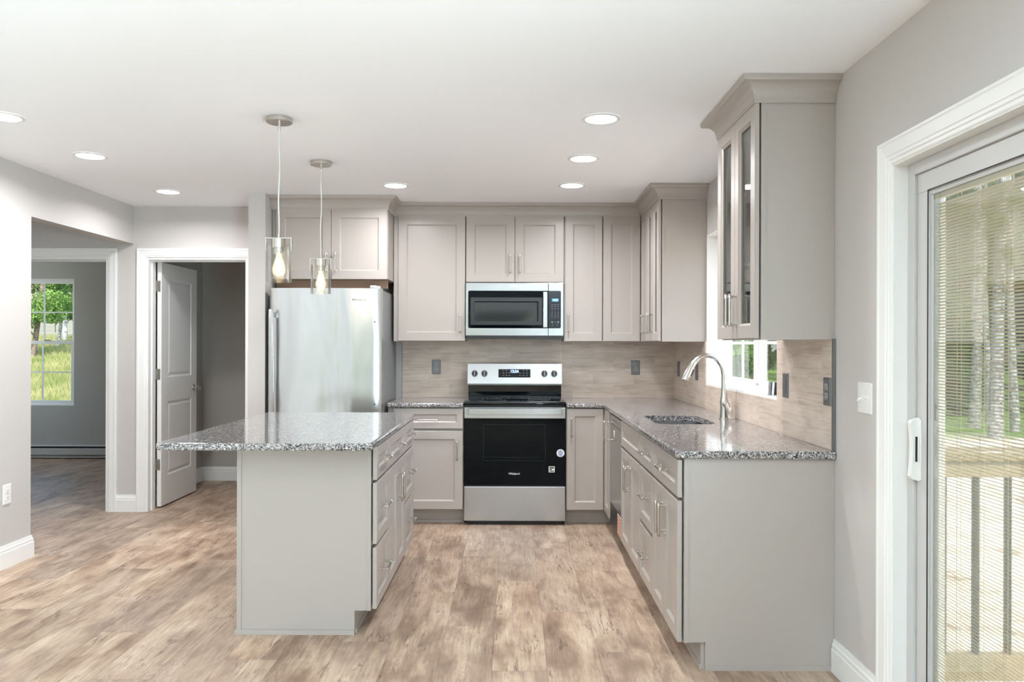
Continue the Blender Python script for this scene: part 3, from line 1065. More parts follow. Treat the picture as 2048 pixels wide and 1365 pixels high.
def carcass(parent, f, u0, u1, z0, z1, depth, toe=False, open_front=False, name='body', mat='cab', open_top=False):
    bm = BM()
    t = 0.016
    if open_front:
        t = 0.016
        box(bm, u0, u0 + t, 0, depth, z0, z1, f)
        box(bm, u1 - t, u1, 0, depth, z0, z1, f)
        box(bm, u0 + t, u1 - t, 0, depth, z0, z0 + t, f)
        box(bm, u0 + t, u1 - t, 0, depth, z1 - t, z1, f)
        box(bm, u0 + t, u1 - t, depth - 0.006, depth, z0 + t, z1 - t, f)
        # face frame
        box(bm, u0 + t, u0 + 0.035, 0, 0.019, z0 + t, z1 - t, f)
        box(bm, u1 - 0.035, u1 - t, 0, 0.019, z0 + t, z1 - t, f)
        box(bm, u0 + 0.035, u1 - 0.035, 0, 0.019, z0 + t, z0 + 0.035, f)
        box(bm, u0 + 0.035, u1 - 0.035, 0, 0.019, z1 - 0.045, z1 - t, f)
    elif open_top:
        box(bm, u0, u0 + t, 0, depth, z0, z1, f)
        box(bm, u1 - t, u1, 0, depth, z0, z1, f)
        box(bm, u0 + t, u1 - t, 0, depth, z0, z0 + t, f)
        box(bm, u0 + t, u1 - t, depth - 0.006, depth, z0 + t, z1, f)
        box(bm, u0 + t, u1 - t, 0, 0.019, z0 + t, z1, f)
    else:
        box(bm, u0, u1, 0, depth, z0, z1, f, 0.001)
    o = part(name, bm, M[mat], parent)
    if toe:
        bm = BM()
        box(bm, u0, u1, 0.075, 0.090, 0.0, z0, f)
        box(bm, u0, u1, 0.068, 0.075, 0.0, 0.020, f)
        part('toe_kick', bm, M['cab'], parent)
    return o

g = 0.0055       # half reveal between fronts
TOE = 0.110
BT = 0.878       # top of base boxes
DB, DTOP = 0.116, 0.872
DRB = 0.716      # underside of top drawer
DRT = 0.702      # top of door below a drawer
M1, M2 = 0.412, 0.400

# --- back run base cabinets
FB = 5.798
fb = fBack(FB)
c = thing('base_cabinet', 'grey base cabinet with one drawer over a door, between refrigerator and range', 'cabinet', (-0.65, 6.08, 0), 'grey base cabinets')
carcass(c, fb, -0.930, -0.364, TOE, BT, BACK - FB - 0.001, True)
d = shaker(c, fb, -0.888, -0.369, 0.721, 0.872, 0.045, 'drawer'); pull(d, fb, -0.629, 0.786, False)
d = shaker(c, fb, -0.888, -0.369, 0.119, 0.703, 0.060); pull(d, fb, -0.409, 0.560)

c = thing('base_cabinet', 'grey corner base cabinet with full-height doors, between the range and the dishwasher', 'cabinet', (0.70, 6.08, 0), 'grey base cabinets')
bm = BM()
prism(bm, [(0.404, FB), (0.712, FB), (0.712, 5.482), (RW - 0.001, 5.482), (RW - 0.001, BACK - 0.001), (0.404, BACK - 0.001)], TOE, BT, lambda u, d_, z: (u, z, d_))
part('body', bm, M['cab'], c)
bm = BM()
prism(bm, [(0.404, FB + 0.075), (0.787, FB + 0.075), (0.787, 5.482), (0.80, 5.482), (0.80, FB + 0.09), (0.404, FB + 0.09)], 0, TOE, lambda u, d_, z: (u, z, d_))
part('toe_kick', bm, M['cab'], c)
d = shaker(c, fb, 0.408, 0.680, DB, DTOP, 0.057); pull(d, fb, 0.441, 0.735)
FR = 0.712
fr = fRight(FR)
d = shaker(c, fr, 5.486, 5.770, DB, DTOP, 0.057); pull(d, fr, 5.520, 0.735)

# --- right run base cabinets (faces -x)
def base_unit(label, y0, y1, kind, f, group='grey base cabinets', ctr=None, depth=0.622, body_rng=None, toe=True):
    c = thing('base_cabinet', label, 'cabinet', ctr, group)
    b0, b1 = body_rng or (y0, y1)
    carcass(c, f, b0, b1, TOE, BT, depth, toe, open_top=(kind == 'sink'))
    y0 += g; y1 -= g
    ym = (y0 + y1) / 2
    if kind == 'drawers':
        for (z0, z1) in ((DRB, DTOP), (M1 + 0.006, DRT), (DB, M2)):
            d = shaker(c, f, y0, y1, z0, z1, 0.050, 'drawer'); pull(d, f, ym, (z0 + z1) / 2 + (0 if z0 == DRB else 0.01), False)
    elif kind == 'sink':
        shaker(c, f, y0, y1, DRB, DTOP, 0.050, 'false_front')
    else:
        d = shaker(c, f, y0, y1, DRB, DTOP, 0.050, 'drawer'); pull(d, f, ym, (DRB + DTOP) / 2, False)
    if kind in ('sink', 'doors'):
        for (a, b, hc) in ((y0, ym - 0.0015, ym - 0.034), (ym + 0.0015, y1, ym + 0.034)):
            d = shaker(c, f, a, b, DB, DRT, 0.055); pull(d, f, hc, 0.566)
    return c
base_unit('grey sink base cabinet with two doors under a plain false drawer front', 4.165, 4.885, 'sink', fr, ctr=(1.02, 4.5, 0))
base_unit('narrow grey base cabinet of three stacked drawers, in the run under the sink window', 3.790, 4.165, 'drawers', fr, ctr=(1.02, 3.98, 0))
c = base_unit('grey base cabinet with drawer over two doors, its plain end panel facing the patio door', 3.205, 3.790, 'doors', fr, ctr=(1.02, 3.5, 0), body_rng=(3.222, 3.790))
def end_panel(parent, f, u, s, dA, dB, notch_d, stile=True):
    """panel closing a cabinet run at plane u (outer face), s = -1 outward towards -y; with toe notch, stile strips and a base shoe"""
    bm = BM()
    poly = [(dA, TOE + 0.006), (notch_d, TOE + 0.006), (notch_d, 0.0), (dB, 0.0), (dB, BT), (dA, BT)]
    a = [bm.verts.new(f(u, d_, z)) for d_, z in poly]
    b = [bm.verts.new(f(u + 0.015, d_, z)) for d_, z in poly]
    bm.faces.new(a); bm.faces.new(b)
    for i in range(len(poly)):
        j = (i + 1) % len(poly)
        bm.faces.new((a[i], a[j], b[j], b[i]))
    box(bm, u - 0.004, u + 0.001, dA, dA + 0.018, TOE + 0.006, BT, f)
    box(bm, u - 0.004, u + 0.001, notch_d, dB, 0.0, 0.022, f)
    return part('end_panel', bm, M['cab'], parent)
ep = end_panel(c, fr, 3.205, -1, 0.0, RW - FR - 0.001, 0.090)

# dishwasher
dw = thing('dishwasher', 'stainless dishwasher with a black lower panel, in the run beside the corner cabinet', 'dishwasher', (1.0, 5.18, 0))
bm = BM(); box(bm, 4.892, 5.476, 0.002, 0.58, 0.10, 0.872, fr); part('body', bm, M['black'], dw)
bm = BM(); box(bm, 4.894, 5.474, -0.020, 0.001, 0.250, 0.800, fr, 0.003); part('door', bm, M['steel_dark'], dw)
bm = BM(); box(bm, 4.894, 5.474, -0.021, 0.001, 0.803, 0.866, fr, 0.003); cp = part('control_panel', bm, M['steel_dark'], dw)
for k in range(7):
    bm = BM(); box(bm, 5.02 + k * 0.05, 5.045 + k * 0.05, -0.0222, -0.0205, 0.832, 0.838, fr); part('button', bm, M['grey_text'], cp)
bm = BM(); box(bm, 4.894, 5.474, -0.018, 0.001, 0.104, 0.246, fr, 0.002); kp = part('lower_panel', bm, M['black'], dw)
bm = BM()
pts = []
for k in range(24):
    a = 2 * PI * k / 24
    pts.append((5.25 + 0.030 * math.sin(a) ** 3, 0.745 + 0.0022 * (13 * math.cos(a) - 5 * math.cos(2 * a) - 2 * math.cos(3 * a))))
prism(bm, [(u, z) for u, z in pts], -0.0208, -0.0198, fr)
part('sticker', bm, M['sticker'], dw)
bm = BM()
for k in range(6):
    box(bm, 4.912, 5.080, -0.0190, -0.0176, 0.112 + k * 0.021, 0.126 + k * 0.021, fr, 0, 1)
box(bm, 4.902, 5.090, -0.0186, -0.0176, 0.108, 0.244, fr)
part('energy_label', bm, [M['sticker'], M['orange']], dw)
bm = BM(); box(bm, 4.890, 5.478, 0.075, 0.085, 0.0, 0.10, fr); part('toe_kick', bm, M['black'], dw)

# --- island
FI = -0.655
fi = fIsl(FI)
IX0 = -1.277
for lab, a, b, kind, br in (
        ('grey island cabinet of three drawers, nearest the camera, with plain end panel', 3.597, 3.970, 'drawers', (3.615, 3.970)),
        ('grey island cabinet with a drawer over two doors, between two drawer stacks', 3.970, 4.556, 'doors', None),
        ('grey island cabinet of three drawers at the refrigerator end', 4.556, 4.945, 'drawers', None)):
    cc = base_unit(lab, a, b, kind, fi, 'island cabinets', (-0.95, (a + b) / 2, 0), 0.60, br)
    if a < 3.6:
        bm = BM()
        poly = [(FI, TOE), (FI - 0.075, TOE), (FI - 0.075, 0.0), (IX0, 0.0), (IX0, BT), (FI, BT)]
        prism(bm, poly, 3.597, 3.615, lambda u, d_, z: (u, d_, z))
        box(bm, FI - 0.018, FI, 3.593, 3.598, TOE, BT)
        box(bm, IX0, IX0 + 0.020, 3.592, 3.598, 0.0, BT)
        box(bm, IX0 - 0.007, FI - 0.075, 3.585, 3.598, 0.0, 0.022)
        box(bm, FI - 0.094, FI - 0.075, 3.5925, 3.598, 0.022, TOE)
        part('end_panel', bm, M['cab'], cc)
    bm = BM(); box(bm, IX0, IX0 + 0.02, (3.615 if a < 3.6 else a), b, 0.0, BT); part('back_panel', bm, M['cab'], cc)

# --- countertops
def rounded(poly, radii, n=5):
    out = []
    k = len(poly)
    for i, p in enumerate(poly):
        r = radii[i]
        p = Vector(p)
        if r <= 0:
            out.append(p); continue
        a = (Vector(poly[i - 1]) - p).normalized()
        b = (Vector(poly[(i + 1) % k]) - p).normalized()
        c = p + (a + b) * r
        a0, b0 = p + a * r, p + b * r
        va, vb = a0 - c, b0 - c
        for j in range(n + 1):
            t = j / n
            ang = va.angle(vb)
            v = (math.sin((1 - t) * ang) * va + math.sin(t * ang) * vb) / math.sin(ang)
            out.append(c + v)
    return out

def offset_poly(P, ins):
    """inset a counter-clockwise polygon"""
    out = []
    n = len(P)
    for i in range(n):
        d0 = (P[i] - P[i - 1]).normalized()
        d1 = (P[(i + 1) % n] - P[i]).normalized()
        n0, n1 = Vector((-d0.y, d0.x)), Vector((-d1.y, d1.x))
        m = n0 + n1
        m = m / max(0.2, m.dot(n1))
        out.append(P[i] + m * ins)
    return out

def counter(name, label, cat, poly, radii, hole=None, top=0.912, th=0.0325):
    P = rounded(poly, radii)
    bm = BM()
    prof = [(0.009, top), (0.004, top - 0.0012), (0.001, top - 0.005), (0.0, top - 0.010), (0.0, top - th + 0.010), (0.001, top - th + 0.005), (0.004, top - th + 0.0012), (0.009, top - th)]
    R = []
    for ins, z in prof:
        R.append([bm.verts.new((q.x, q.y, z)) for q in offset_poly(P, ins)])
    n = len(P)
    for a, b in zip(R, R[1:]):
        for k in range(n):
            bm.faces.new((a[k], a[(k + 1) % n], b[(k + 1) % n], b[k]))
    if hole:
        H = [[bm.verts.new((q.x, q.y, z)) for q in hole] for z in (top, top - th)]
        m = len(hole)
        for k in range(m):
            bm.faces.new((H[0][k], H[0][(k + 1) % m], H[1][(k + 1) % m], H[1][k]))
    for ring, hr in ((R[0], H[0] if hole else None), (R[-1], H[1] if hole else None)):
        if not hole:
            bm.faces.new(ring)
            continue
        es = []
        for loop in (ring, hr):
            for k in range(len(loop)):
                e = bm.edges.get((loop[k], loop[(k + 1) % len(loop)]))
                es.append(e)
        bmesh.ops.triangle_fill(bm, edges=es, use_beauty=True)
    return single(name, bm, M['granite'], label, cat)
SX0, SX1, SY0, SY1 = 0.80, 1.14, 4.27, 4.79
sink_hole = rounded([(SX0, SY0), (SX1, SY0), (SX1, SY1), (SX0, SY1)], [0.07] * 4, 8)
counter('countertop', 'L-shaped speckled grey granite countertop holding the sink', 'countertop',
        [(0.403, 5.752), (0.675, 5.752), (0.675, 3.180), (1.334, 3.180), (1.334, 6.379), (0.403, 6.379)],
        [0.006, 0.004, 0.028, 0.012, 0, 0], sink_hole)
counter('countertop', 'short speckled grey granite countertop between refrigerator and range', 'countertop',
        [(-0.934, 5.752), (-0.365, 5.752), (-0.365, 6.379), (-0.934, 6.379)], [0.012, 0.006, 0, 0])
counter('countertop', 'large speckled grey granite slab overhanging the island cabinets', 'countertop',
        [(-1.572, 3.392), (-0.618, 3.392), (-0.618, 4.962), (-1.572, 4.962)], [0.03, 0.03, 0.03, 0.03])

# sink
sk = thing('kitchen_sink', 'stainless undermount sink set into the granite under the window', 'sink', ((SX0 + SX1) / 2, (SY0 + SY1) / 2, 0.66))
bm = BM()
zt = 0.8785
loops = []
for ins, z in ((-0.014, zt - 0.0005), (-0.004, zt - 0.0005), (-0.004, zt - 0.02), (0.004, 0.70), (0.02, 0.682), (0.10, 0.675)):
    loops.append([bm.verts.new((q.x, q.y, z)) for q in offset_poly(sink_hole, ins)])
for a, b in zip(loops, loops[1:]):
    for k in range(len(a)):
        bm.faces.new((a[k], a[(k + 1) % len(a)], b[(k + 1) % len(a)], b[k]))
bm.faces.new(loops[-1])
part('basin', bm, M['steel'], sk, 50)
bm = BM(); lathe(bm, [(0.0005, 0.003), (0.03, 0.003), (0.042, 0.004), (0.044, 0.001)], ((SX0 + SX1) / 2, (SY0 + SY1) / 2, 0.6745), 24)
part('drain', bm, M['nickel'], sk, 40)

# faucet
FXC, FYC = 1.263, 4.585
fc = thing('kitchen_faucet', 'brushed nickel gooseneck pull-down faucet behind the sink', 'faucet', (FXC, FYC, 0.912))
FK = FPX / FYC
def fpx(px, py):
    return ((px - 1025) / FK, FYC, CAMZ - (py - 691) / FK)
FB0 = fpx(1448.5, 0)[0]
bm = BM()
pts, rad = [], []
for z, r in ((0.912, 0.0290), (0.917, 0.0290), (0.919, 0.0240), (0.950, 0.0225), (0.985, 0.0225), (1.006, 0.0235), (1.025, 0.0225), (1.050, 0.0185), (1.075, 0.0165)):
    pts.append((FB0, FYC, z)); rad.append(r)
for (px, py, r) in ((1448.5, 770, .0158), (1448.3, 752, .0155), (1446.3, 739, .0150), (1442.0, 729, .0145), (1435.5, 720.5, .0139), (1427.5, 714.5, .0134), (1418.5, 711.5, .0131), (1409.5, 711.5, .0131), (1401, 714.3, .0135), (1394, 719.2, .0141), (1389.5, 724, .0147)):
    pts.append(fpx(px, py)); rad.append(r)
tube(bm, pts, rad, 24)
part('neck', bm, M['chrome'], fc, 50)
bm = BM()
hp = [(1389.7, 723.8, .0152), (1389.2, 724.4, .0160), (1384.5, 730.5, .0175), (1379.5, 739, .0198), (1375, 748.5, .0220), (1371.2, 757.5, .0240), (1370.2, 760, .0238), (1370.1, 760.3, .0190)]
tube(bm, [fpx(a, b) for a, b, r in hp], [r for a, b, r in hp], 24)
part('spray_head', bm, M['chrome'], fc, 40)
bm = BM()
q = fpx(1384.6, 746)
box(bm, q[0] - 0.003, q[0] + 0.004, FYC - 0.006, FYC + 0.006, q[2] - 0.020, q[2] + 0.018, lambda u, d_, z: (u + (z - q[2]) * 0.42, d_, z), 0.002)
part('spray_button', bm, M['black'], fc)
bm = BM()
tube(bm, [(FB0 + 0.004, FYC - 0.012, 1.000), (FB0 + 0.006, FYC - 0.030, 1.000), (FB0 + 0.006, FYC - 0.036, 1.000)], [0.0185, 0.0185, 0.015], 20)
tube(bm, [(FB0 + 0.006, FYC - 0.030, 1.004), (FB0 + 0.010, FYC - 0.038, 0.985), (FB0 + 0.014, FYC - 0.048, 0.968)], [0.013, 0.014, 0.013], 14)
box(bm, -0.020, 0.020, -0.011, 0.011, -0.036, 0.030, lambda u, d_, z: (FB0 + 0.020 + u - z * 0.18, FYC - 0.052 + d_ + z * 0.35, 0.955 + z), 0.006)
part('lever', bm, M['nickel'], fc, 40)

# --- wall cabinets
def wall_unit(label, ctr, group='grey wall cabinets'):
    return thing('wall_cabinet', label, 'cabinet', ctr, group)
# over the refrigerator
FF = 5.798
ff = fBack(FF)
c = wall_unit('deep two-door grey wall cabinet over the refrigerator', (-1.37, 6.08, 1.83))
bm = BM(); box(bm, -1.800, -0.936, FF, BACK - 0.001, 1.838, UT + 0.002, ID, 0.001)
part('body', bm, M['cab'], c)
bm = BM(); box(bm, -1.785, -0.950, FF + 0.02, BACK - 0.01, 1.834, 1.838); part('underside', bm, M['wood_raw'], c)
bm = BM(); box(bm, -1.79, -0.945, 5.86, 5.878, 1.770, 1.8345); part('filler_board', bm, M['wood_raw'], c)
d = shaker(c, ff, -1.766, -1.3565, 1.834, UT - 0.002, 0.062); pull(d, ff, -1.388, 1.958)
d = shaker(c, ff, -1.3535, -0.938, 1.834, UT - 0.002, 0.062); pull(d, ff, -1.318, 1.958)
# back run
FU = 6.083
fu = fBack(FU)
UD = BACK - FU - 0.001
c = wall_unit('single-door grey wall cabinet between the refrigerator and microwave', (-0.65, 6.22, UP))
carcass(c, fu, -0.932, -0.369, UP - 0.004, UT, UD)
bm = BM(); box(bm, -0.932, -0.900, -0.010, 0.001, UP - 0.004, UT, fu); part('filler_strip', bm, M['cab'], c)
d = shaker(c, fu, -0.8965, -0.3725, UP, UT - 0.004, 0.066); pull(d, fu, -0.410, 1.512)
c = wall_unit('short two-door grey wall cabinet above the microwave', (0.015, 6.22, 1.83))
carcass(c, fu, -0.367, 0.402, 1.834, UT, UD)
d = shaker(c, fu, -0.3645, 0.0155, 1.838, UT - 0.004, 0.066); pull(d, fu, -0.019, 1.980)
d = shaker(c, fu, 0.0185, 0.399, 1.838, UT - 0.004, 0.066); pull(d, fu, 0.057, 1.980)
c = wall_unit('narrow single-door grey wall cabinet just past the microwave', (0.555, 6.22, UP))
carcass(c, fu, 0.404, 0.7035, UP - 0.004, UT, UD)
d = shaker(c, fu, 0.4105, 0.7005, UP, UT - 0.004, 0.062); pull(d, fu, 0.436, 1.520)
# corner unit
FS = 1.028
fs = fRight(FS)
c = wall_unit('grey corner wall cabinet with two hinged leaves meeting at the inside corner', (1.1, 6.15, UP))
bm = BM()
prism(bm, [(0.705, FU), (1.028, FU), (1.028, 5.815), (RW - 0.001, 5.815), (RW - 0.001, BACK - 0.001), (0.705, BACK - 0.001)], UP - 0.004, UT, lambda u, d_, z: (u, z, d_))
part('body', bm, M['cab'], c)
d = shaker(c, fu, 0.7085, 0.998, UP, UT - 0.004, 0.062)
d = shaker(c, fs, 5.818, 6.052, UP, UT - 0.004, 0.060); pull(d, fs, 5.850, 1.505)
# glass pairs on the side wall
def glass_unit(label, y0, y1, ctr, near_panel):
    c = wall_unit(label, ctr)
    carcass(c, fs, y0, y1, UP - 0.004, UT, RW - FS - 0.001, False, True, mat='cab')
    for zz in (1.70, 2.03):
        bm = BM(); box(bm, y0 + 0.018, y1 - 0.018, 0.03, RW - FS - 0.012, zz, zz + 0.018, fs); part('shelf', bm, M['cab_in'], c)
    ym = (y0 + y1) / 2
    d = shaker(c, fs, y0 + 0.001, ym - 0.0015, UP, UT - 0.004, 0.056, 'glass_door', True); pull(d, fs, ym - 0.030, 1.505)
    d = shaker(c, fs, ym + 0.0015, y1 - 0.003, UP, UT - 0.004, 0.056, 'glass_door', True); pull(d, fs, ym + 0.030, 1.505)
    bm = BM()
    box(bm, y0 - 0.004, y0 - 0.0002, 0.0, 0.020, UP - 0.004, UT, fs)
    part('edge_stile', bm, M['cab'], c)
    return c
glass_unit('grey wall cabinet with two narrow glass doors, between corner unit and sink window', 5.330, 5.812, (1.18, 5.57, UP), True)
glass_unit('grey wall cabinet with two glass doors hanging by itself near the patio door', 3.207, 3.790, (1.18, 3.5, UP), True)

# crown mouldings
CR = [(0.0, UT - 0.006), (0.006, UT - 0.006), (0.006, UT + 0.002)]
for k in range(0, 9):
    a = PI / 2 * k / 8
    CR.append((0.009 + 0.056 * (1 - math.cos(a)), UT + 0.006 + 0.064 * math.sin(a)))
CR += [(0.068, UT + 0.076), (0.071, UT + 0.079), (0.071, CEIL - 0.0005), (0.0, CEIL - 0.0005)]
for lab, path in (('grey crown moulding running from the refrigerator cabinet round to the sink window',
                   [(-1.802, FF - 0.023), (-0.935, FF - 0.023), (-0.935, FU - 0.023), (FS - 0.023, FU - 0.023), (FS - 0.023, 5.329), (RW - 0.001, 5.329)]),
                  ('grey crown moulding wrapped round the lone glass-door cabinet by the patio door',
                   [(RW - 0.001, 3.790), (FS - 0.023, 3.790), (FS - 0.023, 3.204), (RW - 0.001, 3.204)])):
    bm = BM()
    sweep(bm, path, CR, lambda u, v, w: (u, v, w), 1)
    o = single('crown_molding', bm, M['cab'], lab, 'moulding', 'cabinet crown mouldings', kind='thing')

# ------------------------------------------------------------------ appliances
def disc(bm, f, uc, zc, d0, d1, r, n=28, mi=0):
    prism(bm, [(uc + r * math.cos(2 * PI * k / n), zc + r * math.sin(2 * PI * k / n)) for k in range(n)], d0, d1, f, mi)

def rrect(u0, u1, z0, z1, r, n=5):
    out = []
    for (cx, cz, a0) in ((u1 - r, z0 + r, -PI / 2), (u1 - r, z1 - r, 0), (u0 + r, z1 - r, PI / 2), (u0 + r, z0 + r, PI)):
        for k in range(n + 1):
            a = a0 + PI / 2 * k / n
            out.append((cx + r * math.cos(a), cz + r * math.sin(a)))
    return out

# range
RX_0, RX_1 = -0.361, 0.399
rg = thing('range', 'stainless electric range with black glass oven door in the back counter run', 'stove', (0.019, 6.08, 0))
FRG = 5.785
fg = fBack(FRG)
bm = BM()
box(bm, RX_0, RX_1, 0.010, 0.575, 0.03, 0.895, fg, 0.002)
box(bm, RX_0 + 0.02, RX_1 - 0.02, 0.03, 0.56, 0.0, 0.03, fg)
part('body', bm, M['black'], rg)
bm = BM(); box(bm, RX_0 - 0.001, RX_1 + 0.001, -0.014, 0.49, 0.895, 0.922, fg, 0.008); ct = part('cooktop', bm, M['black_glass'], rg, 35)
bm = BM()
for (u, d_, r) in ((-0.16, 0.14, 0.11), (0.20, 0.14, 0.085), (-0.16, 0.36, 0.075), (0.20, 0.36, 0.10), (0.02, 0.37, 0.05)):
    for rr in (r, r - 0.03):
        n = 40
        a = [bm.verts.new(fg(u + rr * math.cos(2 * PI * k / n), d_ + rr * math.sin(2 * PI * k / n), 0.9223)) for k in range(n)]
        b = [bm.verts.new(fg(u + (rr - 0.003) * math.cos(2 * PI * k / n), d_ + (rr - 0.003) * math.sin(2 * PI * k / n), 0.9223)) for k in range(n)]
        for k in range(n):
            bm.faces.new((a[k], a[(k + 1) % n], b[(k + 1) % n], b[k]))
part('burner_rings', bm, M['grey_text'], ct)
# backguard: black lower panel, stainless control panel leaning back
BG = 6.135
fbg = fBack(BG)
bm = BM()
prism(bm, [(0.150, 0.921), (0.140, 1.20), (0.235, 1.20), (0.235, 0.921)], RX_0 + 0.010, RX_1 - 0.010, lambda u, d_, z: (d_, BG - 0.11 + u, z))
part('backguard', bm, M['black_glass'], rg)
bm = BM()
prism(bm, [(-0.006, 1.028), (-0.008, 1.040), (0.020, 1.197), (0.060, 1.197), (0.060, 1.028)], RX_0 + 0.006, RX_1 - 0.006, lambda u, d_, z: (d_, BG + u, z))
cpn = part('control_panel', bm, M['steel'], rg)
sl = (0.020 + 0.008) / (1.197 - 1.040)
fcp = lambda u, d_, z: (u, BG - 0.008 + (z - 1.040) * sl + d_, z)
kb = 252.3
PX = lambda p: (p - 1025) / kb
PZ = lambda p: CAMZ - (p - 690) / kb
bm = BM(); prism(bm, rrect(PX(997), PX(1061), PZ(755.5), PZ(739), 0.002), -0.002, 0.001, fcp); dsp = part('display', bm, M['black_glass'], cpn)
part('clock_digits', text_bm('12:24', 0.030, lambda x, d_, y: fcp(PX(1029) + x, -0.0028 + d_, PZ(743.5) + y), bold=0.0008), M['led'], cpn)
for grp in ((1007, 1013, 1019), (1040, 1047, 1054)):
  bm = BM()
  for u in grp:
    for z in (741.5, 746.5, 751.5):
        if (u in (1019, 1040)) and z == 741.5:
            continue
        box(bm, PX(u) - 0.004, PX(u) + 0.004, -0.0027, -0.0018, PZ(z) - 0.002, PZ(z) + 0.002, fcp)
  part('touch_keys', bm, M['grey_text'], cpn)
for p in (949.4, 968.9, 1089, 1108.5):
    bm = BM()
    z = PZ(747.3)
    tube(bm, [(PX(p), 0.0, z), (PX(p), -0.018, z), (PX(p), -0.024, z)], [0.0245, 0.0235, 0.021], 24, True, fcp)
    box(bm, PX(p) - 0.0055, PX(p) + 0.0055, -0.034, -0.016, z - 0.021, z + 0.021, fcp, 0.003)
    kn = part('knob', bm, M['black'], rg, 40)
    bm = BM()
    box(bm, PX(p) - 0.0012, PX(p) + 0.0012, -0.0346, -0.0338, z - 0.016, z + 0.018, fcp)
    part('pointer', bm, M['silver_text'], kn)
for p in (949.4, 968.9, 1089, 1108.5):
    bm = BM()
    for k in range(9):
        a = math.radians(-40 + 260 * k / 8)
        box(bm, PX(p) + 0.031 * math.cos(a) - 0.001, PX(p) + 0.031 * math.cos(a) + 0.001, -0.0006, 0.0004, PZ(747.3) + 0.031 * math.sin(a) - 0.001, PZ(747.3) + 0.031 * math.sin(a) + 0.001, fcp)
    part('dial_marks', bm, M['grey_text'], cpn)
# oven door
bm = BM(); box(bm, RX_0 + 0.002, RX_1 - 0.002, -0.018, 0.009, 0.798, 0.880, fg, 0.003); od = part('oven_door', bm, M['steel'], rg)
bm = BM(); box(bm, RX_0 + 0.002, RX_1 - 0.002, -0.018, 0.009, 0.300, 0.797, fg, 0.002); part('door_glass', bm, M['oven_glass'], od)
kr = 268.3
QX = lambda p: (p - 1025) / kr
QZ = lambda p: CAMZ - (p - 690) / kr
bm = BM()
rings(bm, QX(967), QX(1092), QZ(922), QZ(849), [(0.0, -0.0183), (0.004, -0.0183)], fg, False, False)
box(bm, QX(969), QX(1090), -0.0184, -0.0181, QZ(915.5), QZ(914.7), fg)
part('inner_window_outline', bm, M['oven_line'], od)
bm = BM()
box(bm, QX(937), QX(1123.5), -0.064, -0.052, QZ(829.3), QZ(817.5), fg, 0.003)
for u in (946, 1115):
    box(bm, QX(u) - 0.012, QX(u) + 0.012, -0.054, -0.017, QZ(827), QZ(820), fg, 0.002)
part('handle', bm, M['steel'], od)
part('brand_lettering', text_bm('Whirlpool', 0.020, lambda x, d_, y: fg(QX(1029) + x, -0.0186 + d_, QZ(948) + y), bold=0.0005), M['silver_text'], od)
bm = BM()
n = 40
a = []
for k in range(n):
    a.append(bm.verts.new(fg(QX(1029) + 0.016 * math.cos(2 * PI * k / n) + 0.004, -0.0187, QZ(948) + 0.008 * math.sin(2 * PI * k / n))))
b = []
for k in range(n):
    b.append(bm.verts.new(fg(QX(1029) + 0.0145 * math.cos(2 * PI * k / n) + 0.004, -0.0187, QZ(948) + 0.0068 * math.sin(2 * PI * k / n))))
for k in range(n // 2, n - 6):
    bm.faces.new((a[k], a[(k + 1) % n], b[(k + 1) % n], b[k]))
part('brand_swoosh', bm, M['silver_text'], od)
bm = BM(); disc(bm, fg, QX(1121.5), QZ(906.5), -0.0188, -0.0178, 0.0295); rs = part('round_sticker', bm, M['sticker'], od)
bm = BM()
for k in range(5):
    w_ = 0.020 - 0.004 * abs(k - 2)
    box(bm, -w_, w_, 0, 0.0004, -0.0022, 0.0022, lambda u, d_, z, k=k: fg(QX(1121.5) + u * 0.85 - z * 0.5 + (k - 2) * -0.003, -0.0193 + d_, QZ(906.5) + z * 0.85 + u * 0.5 + (k - 2) * 0.0085))
part('sticker_print', bm, M['blue_ink'], od)
bm = BM(); box(bm, QX(1098), QX(1110), -0.0188, -0.0178, QZ(945), QZ(933), fg); ss = part('square_sticker', bm, M['sticker'], od)
bm = BM()
zz = (QZ(945) + QZ(933)) / 2
uu = QX(1104)
box(bm, uu - 0.017, uu + 0.017, -0.0192, -0.0187, zz + 0.006, zz + 0.017, fg)
box(bm, uu - 0.017, uu + 0.002, -0.0192, -0.0187, zz - 0.006, zz + 0.003, fg)
box(bm, uu - 0.017, uu + 0.017, -0.0192, -0.0187, zz - 0.017, zz - 0.010, fg)
part('sticker_print', bm, M['ink'], od)
bm = BM(); box(bm, RX_0 + 0.002, RX_1 - 0.002, -0.018, 0.009, 0.034, 0.290, fg, 0.003); part('drawer', bm, M['steel'], rg)
bm = BM(); box(bm, RX_0 + 0.012, RX_1 - 0.012, -0.010, 0.009, 0.2905, 0.2995, fg); part('drawer_gap', bm, M['black'], rg)

# microwave
mw = thing('microwave', 'stainless over-the-range microwave mounted under the short two-door cabinet', 'microwave', (0.016, 6.2, 1.40))
FM = 6.045
fm = fBack(FM)
km = 256.1
NX = lambda p: (p - 1025) / km
NZ = lambda p: CAMZ - (p - 690) / km
mx0, mx1 = NX(931.2), NX(1126.8)
bm = BM()
box(bm, mx0 + 0.002, mx1 - 0.002, 0.020, 0.330, NZ(678), NZ(566.5), fm)
part('body', bm, M['black'], mw)
sx = NX(1096.3)
bm = BM()
box(bm, mx0, sx - 0.001, -0.004, 0.019, NZ(672), NZ(566), fm, 0.003)
md = part('door', bm, M['steel'], mw)
bm = BM()
box(bm, sx + 0.001, mx1, -0.004, 0.019, NZ(672), NZ(566), fm, 0.003)
mc = part('control_frame', bm, M['steel'], mw)
def half_rr(u0, u1, z0, z1, r, left):
    pts = rrect(u0, u1, z0, z1, r)
    return pts
bm = BM()
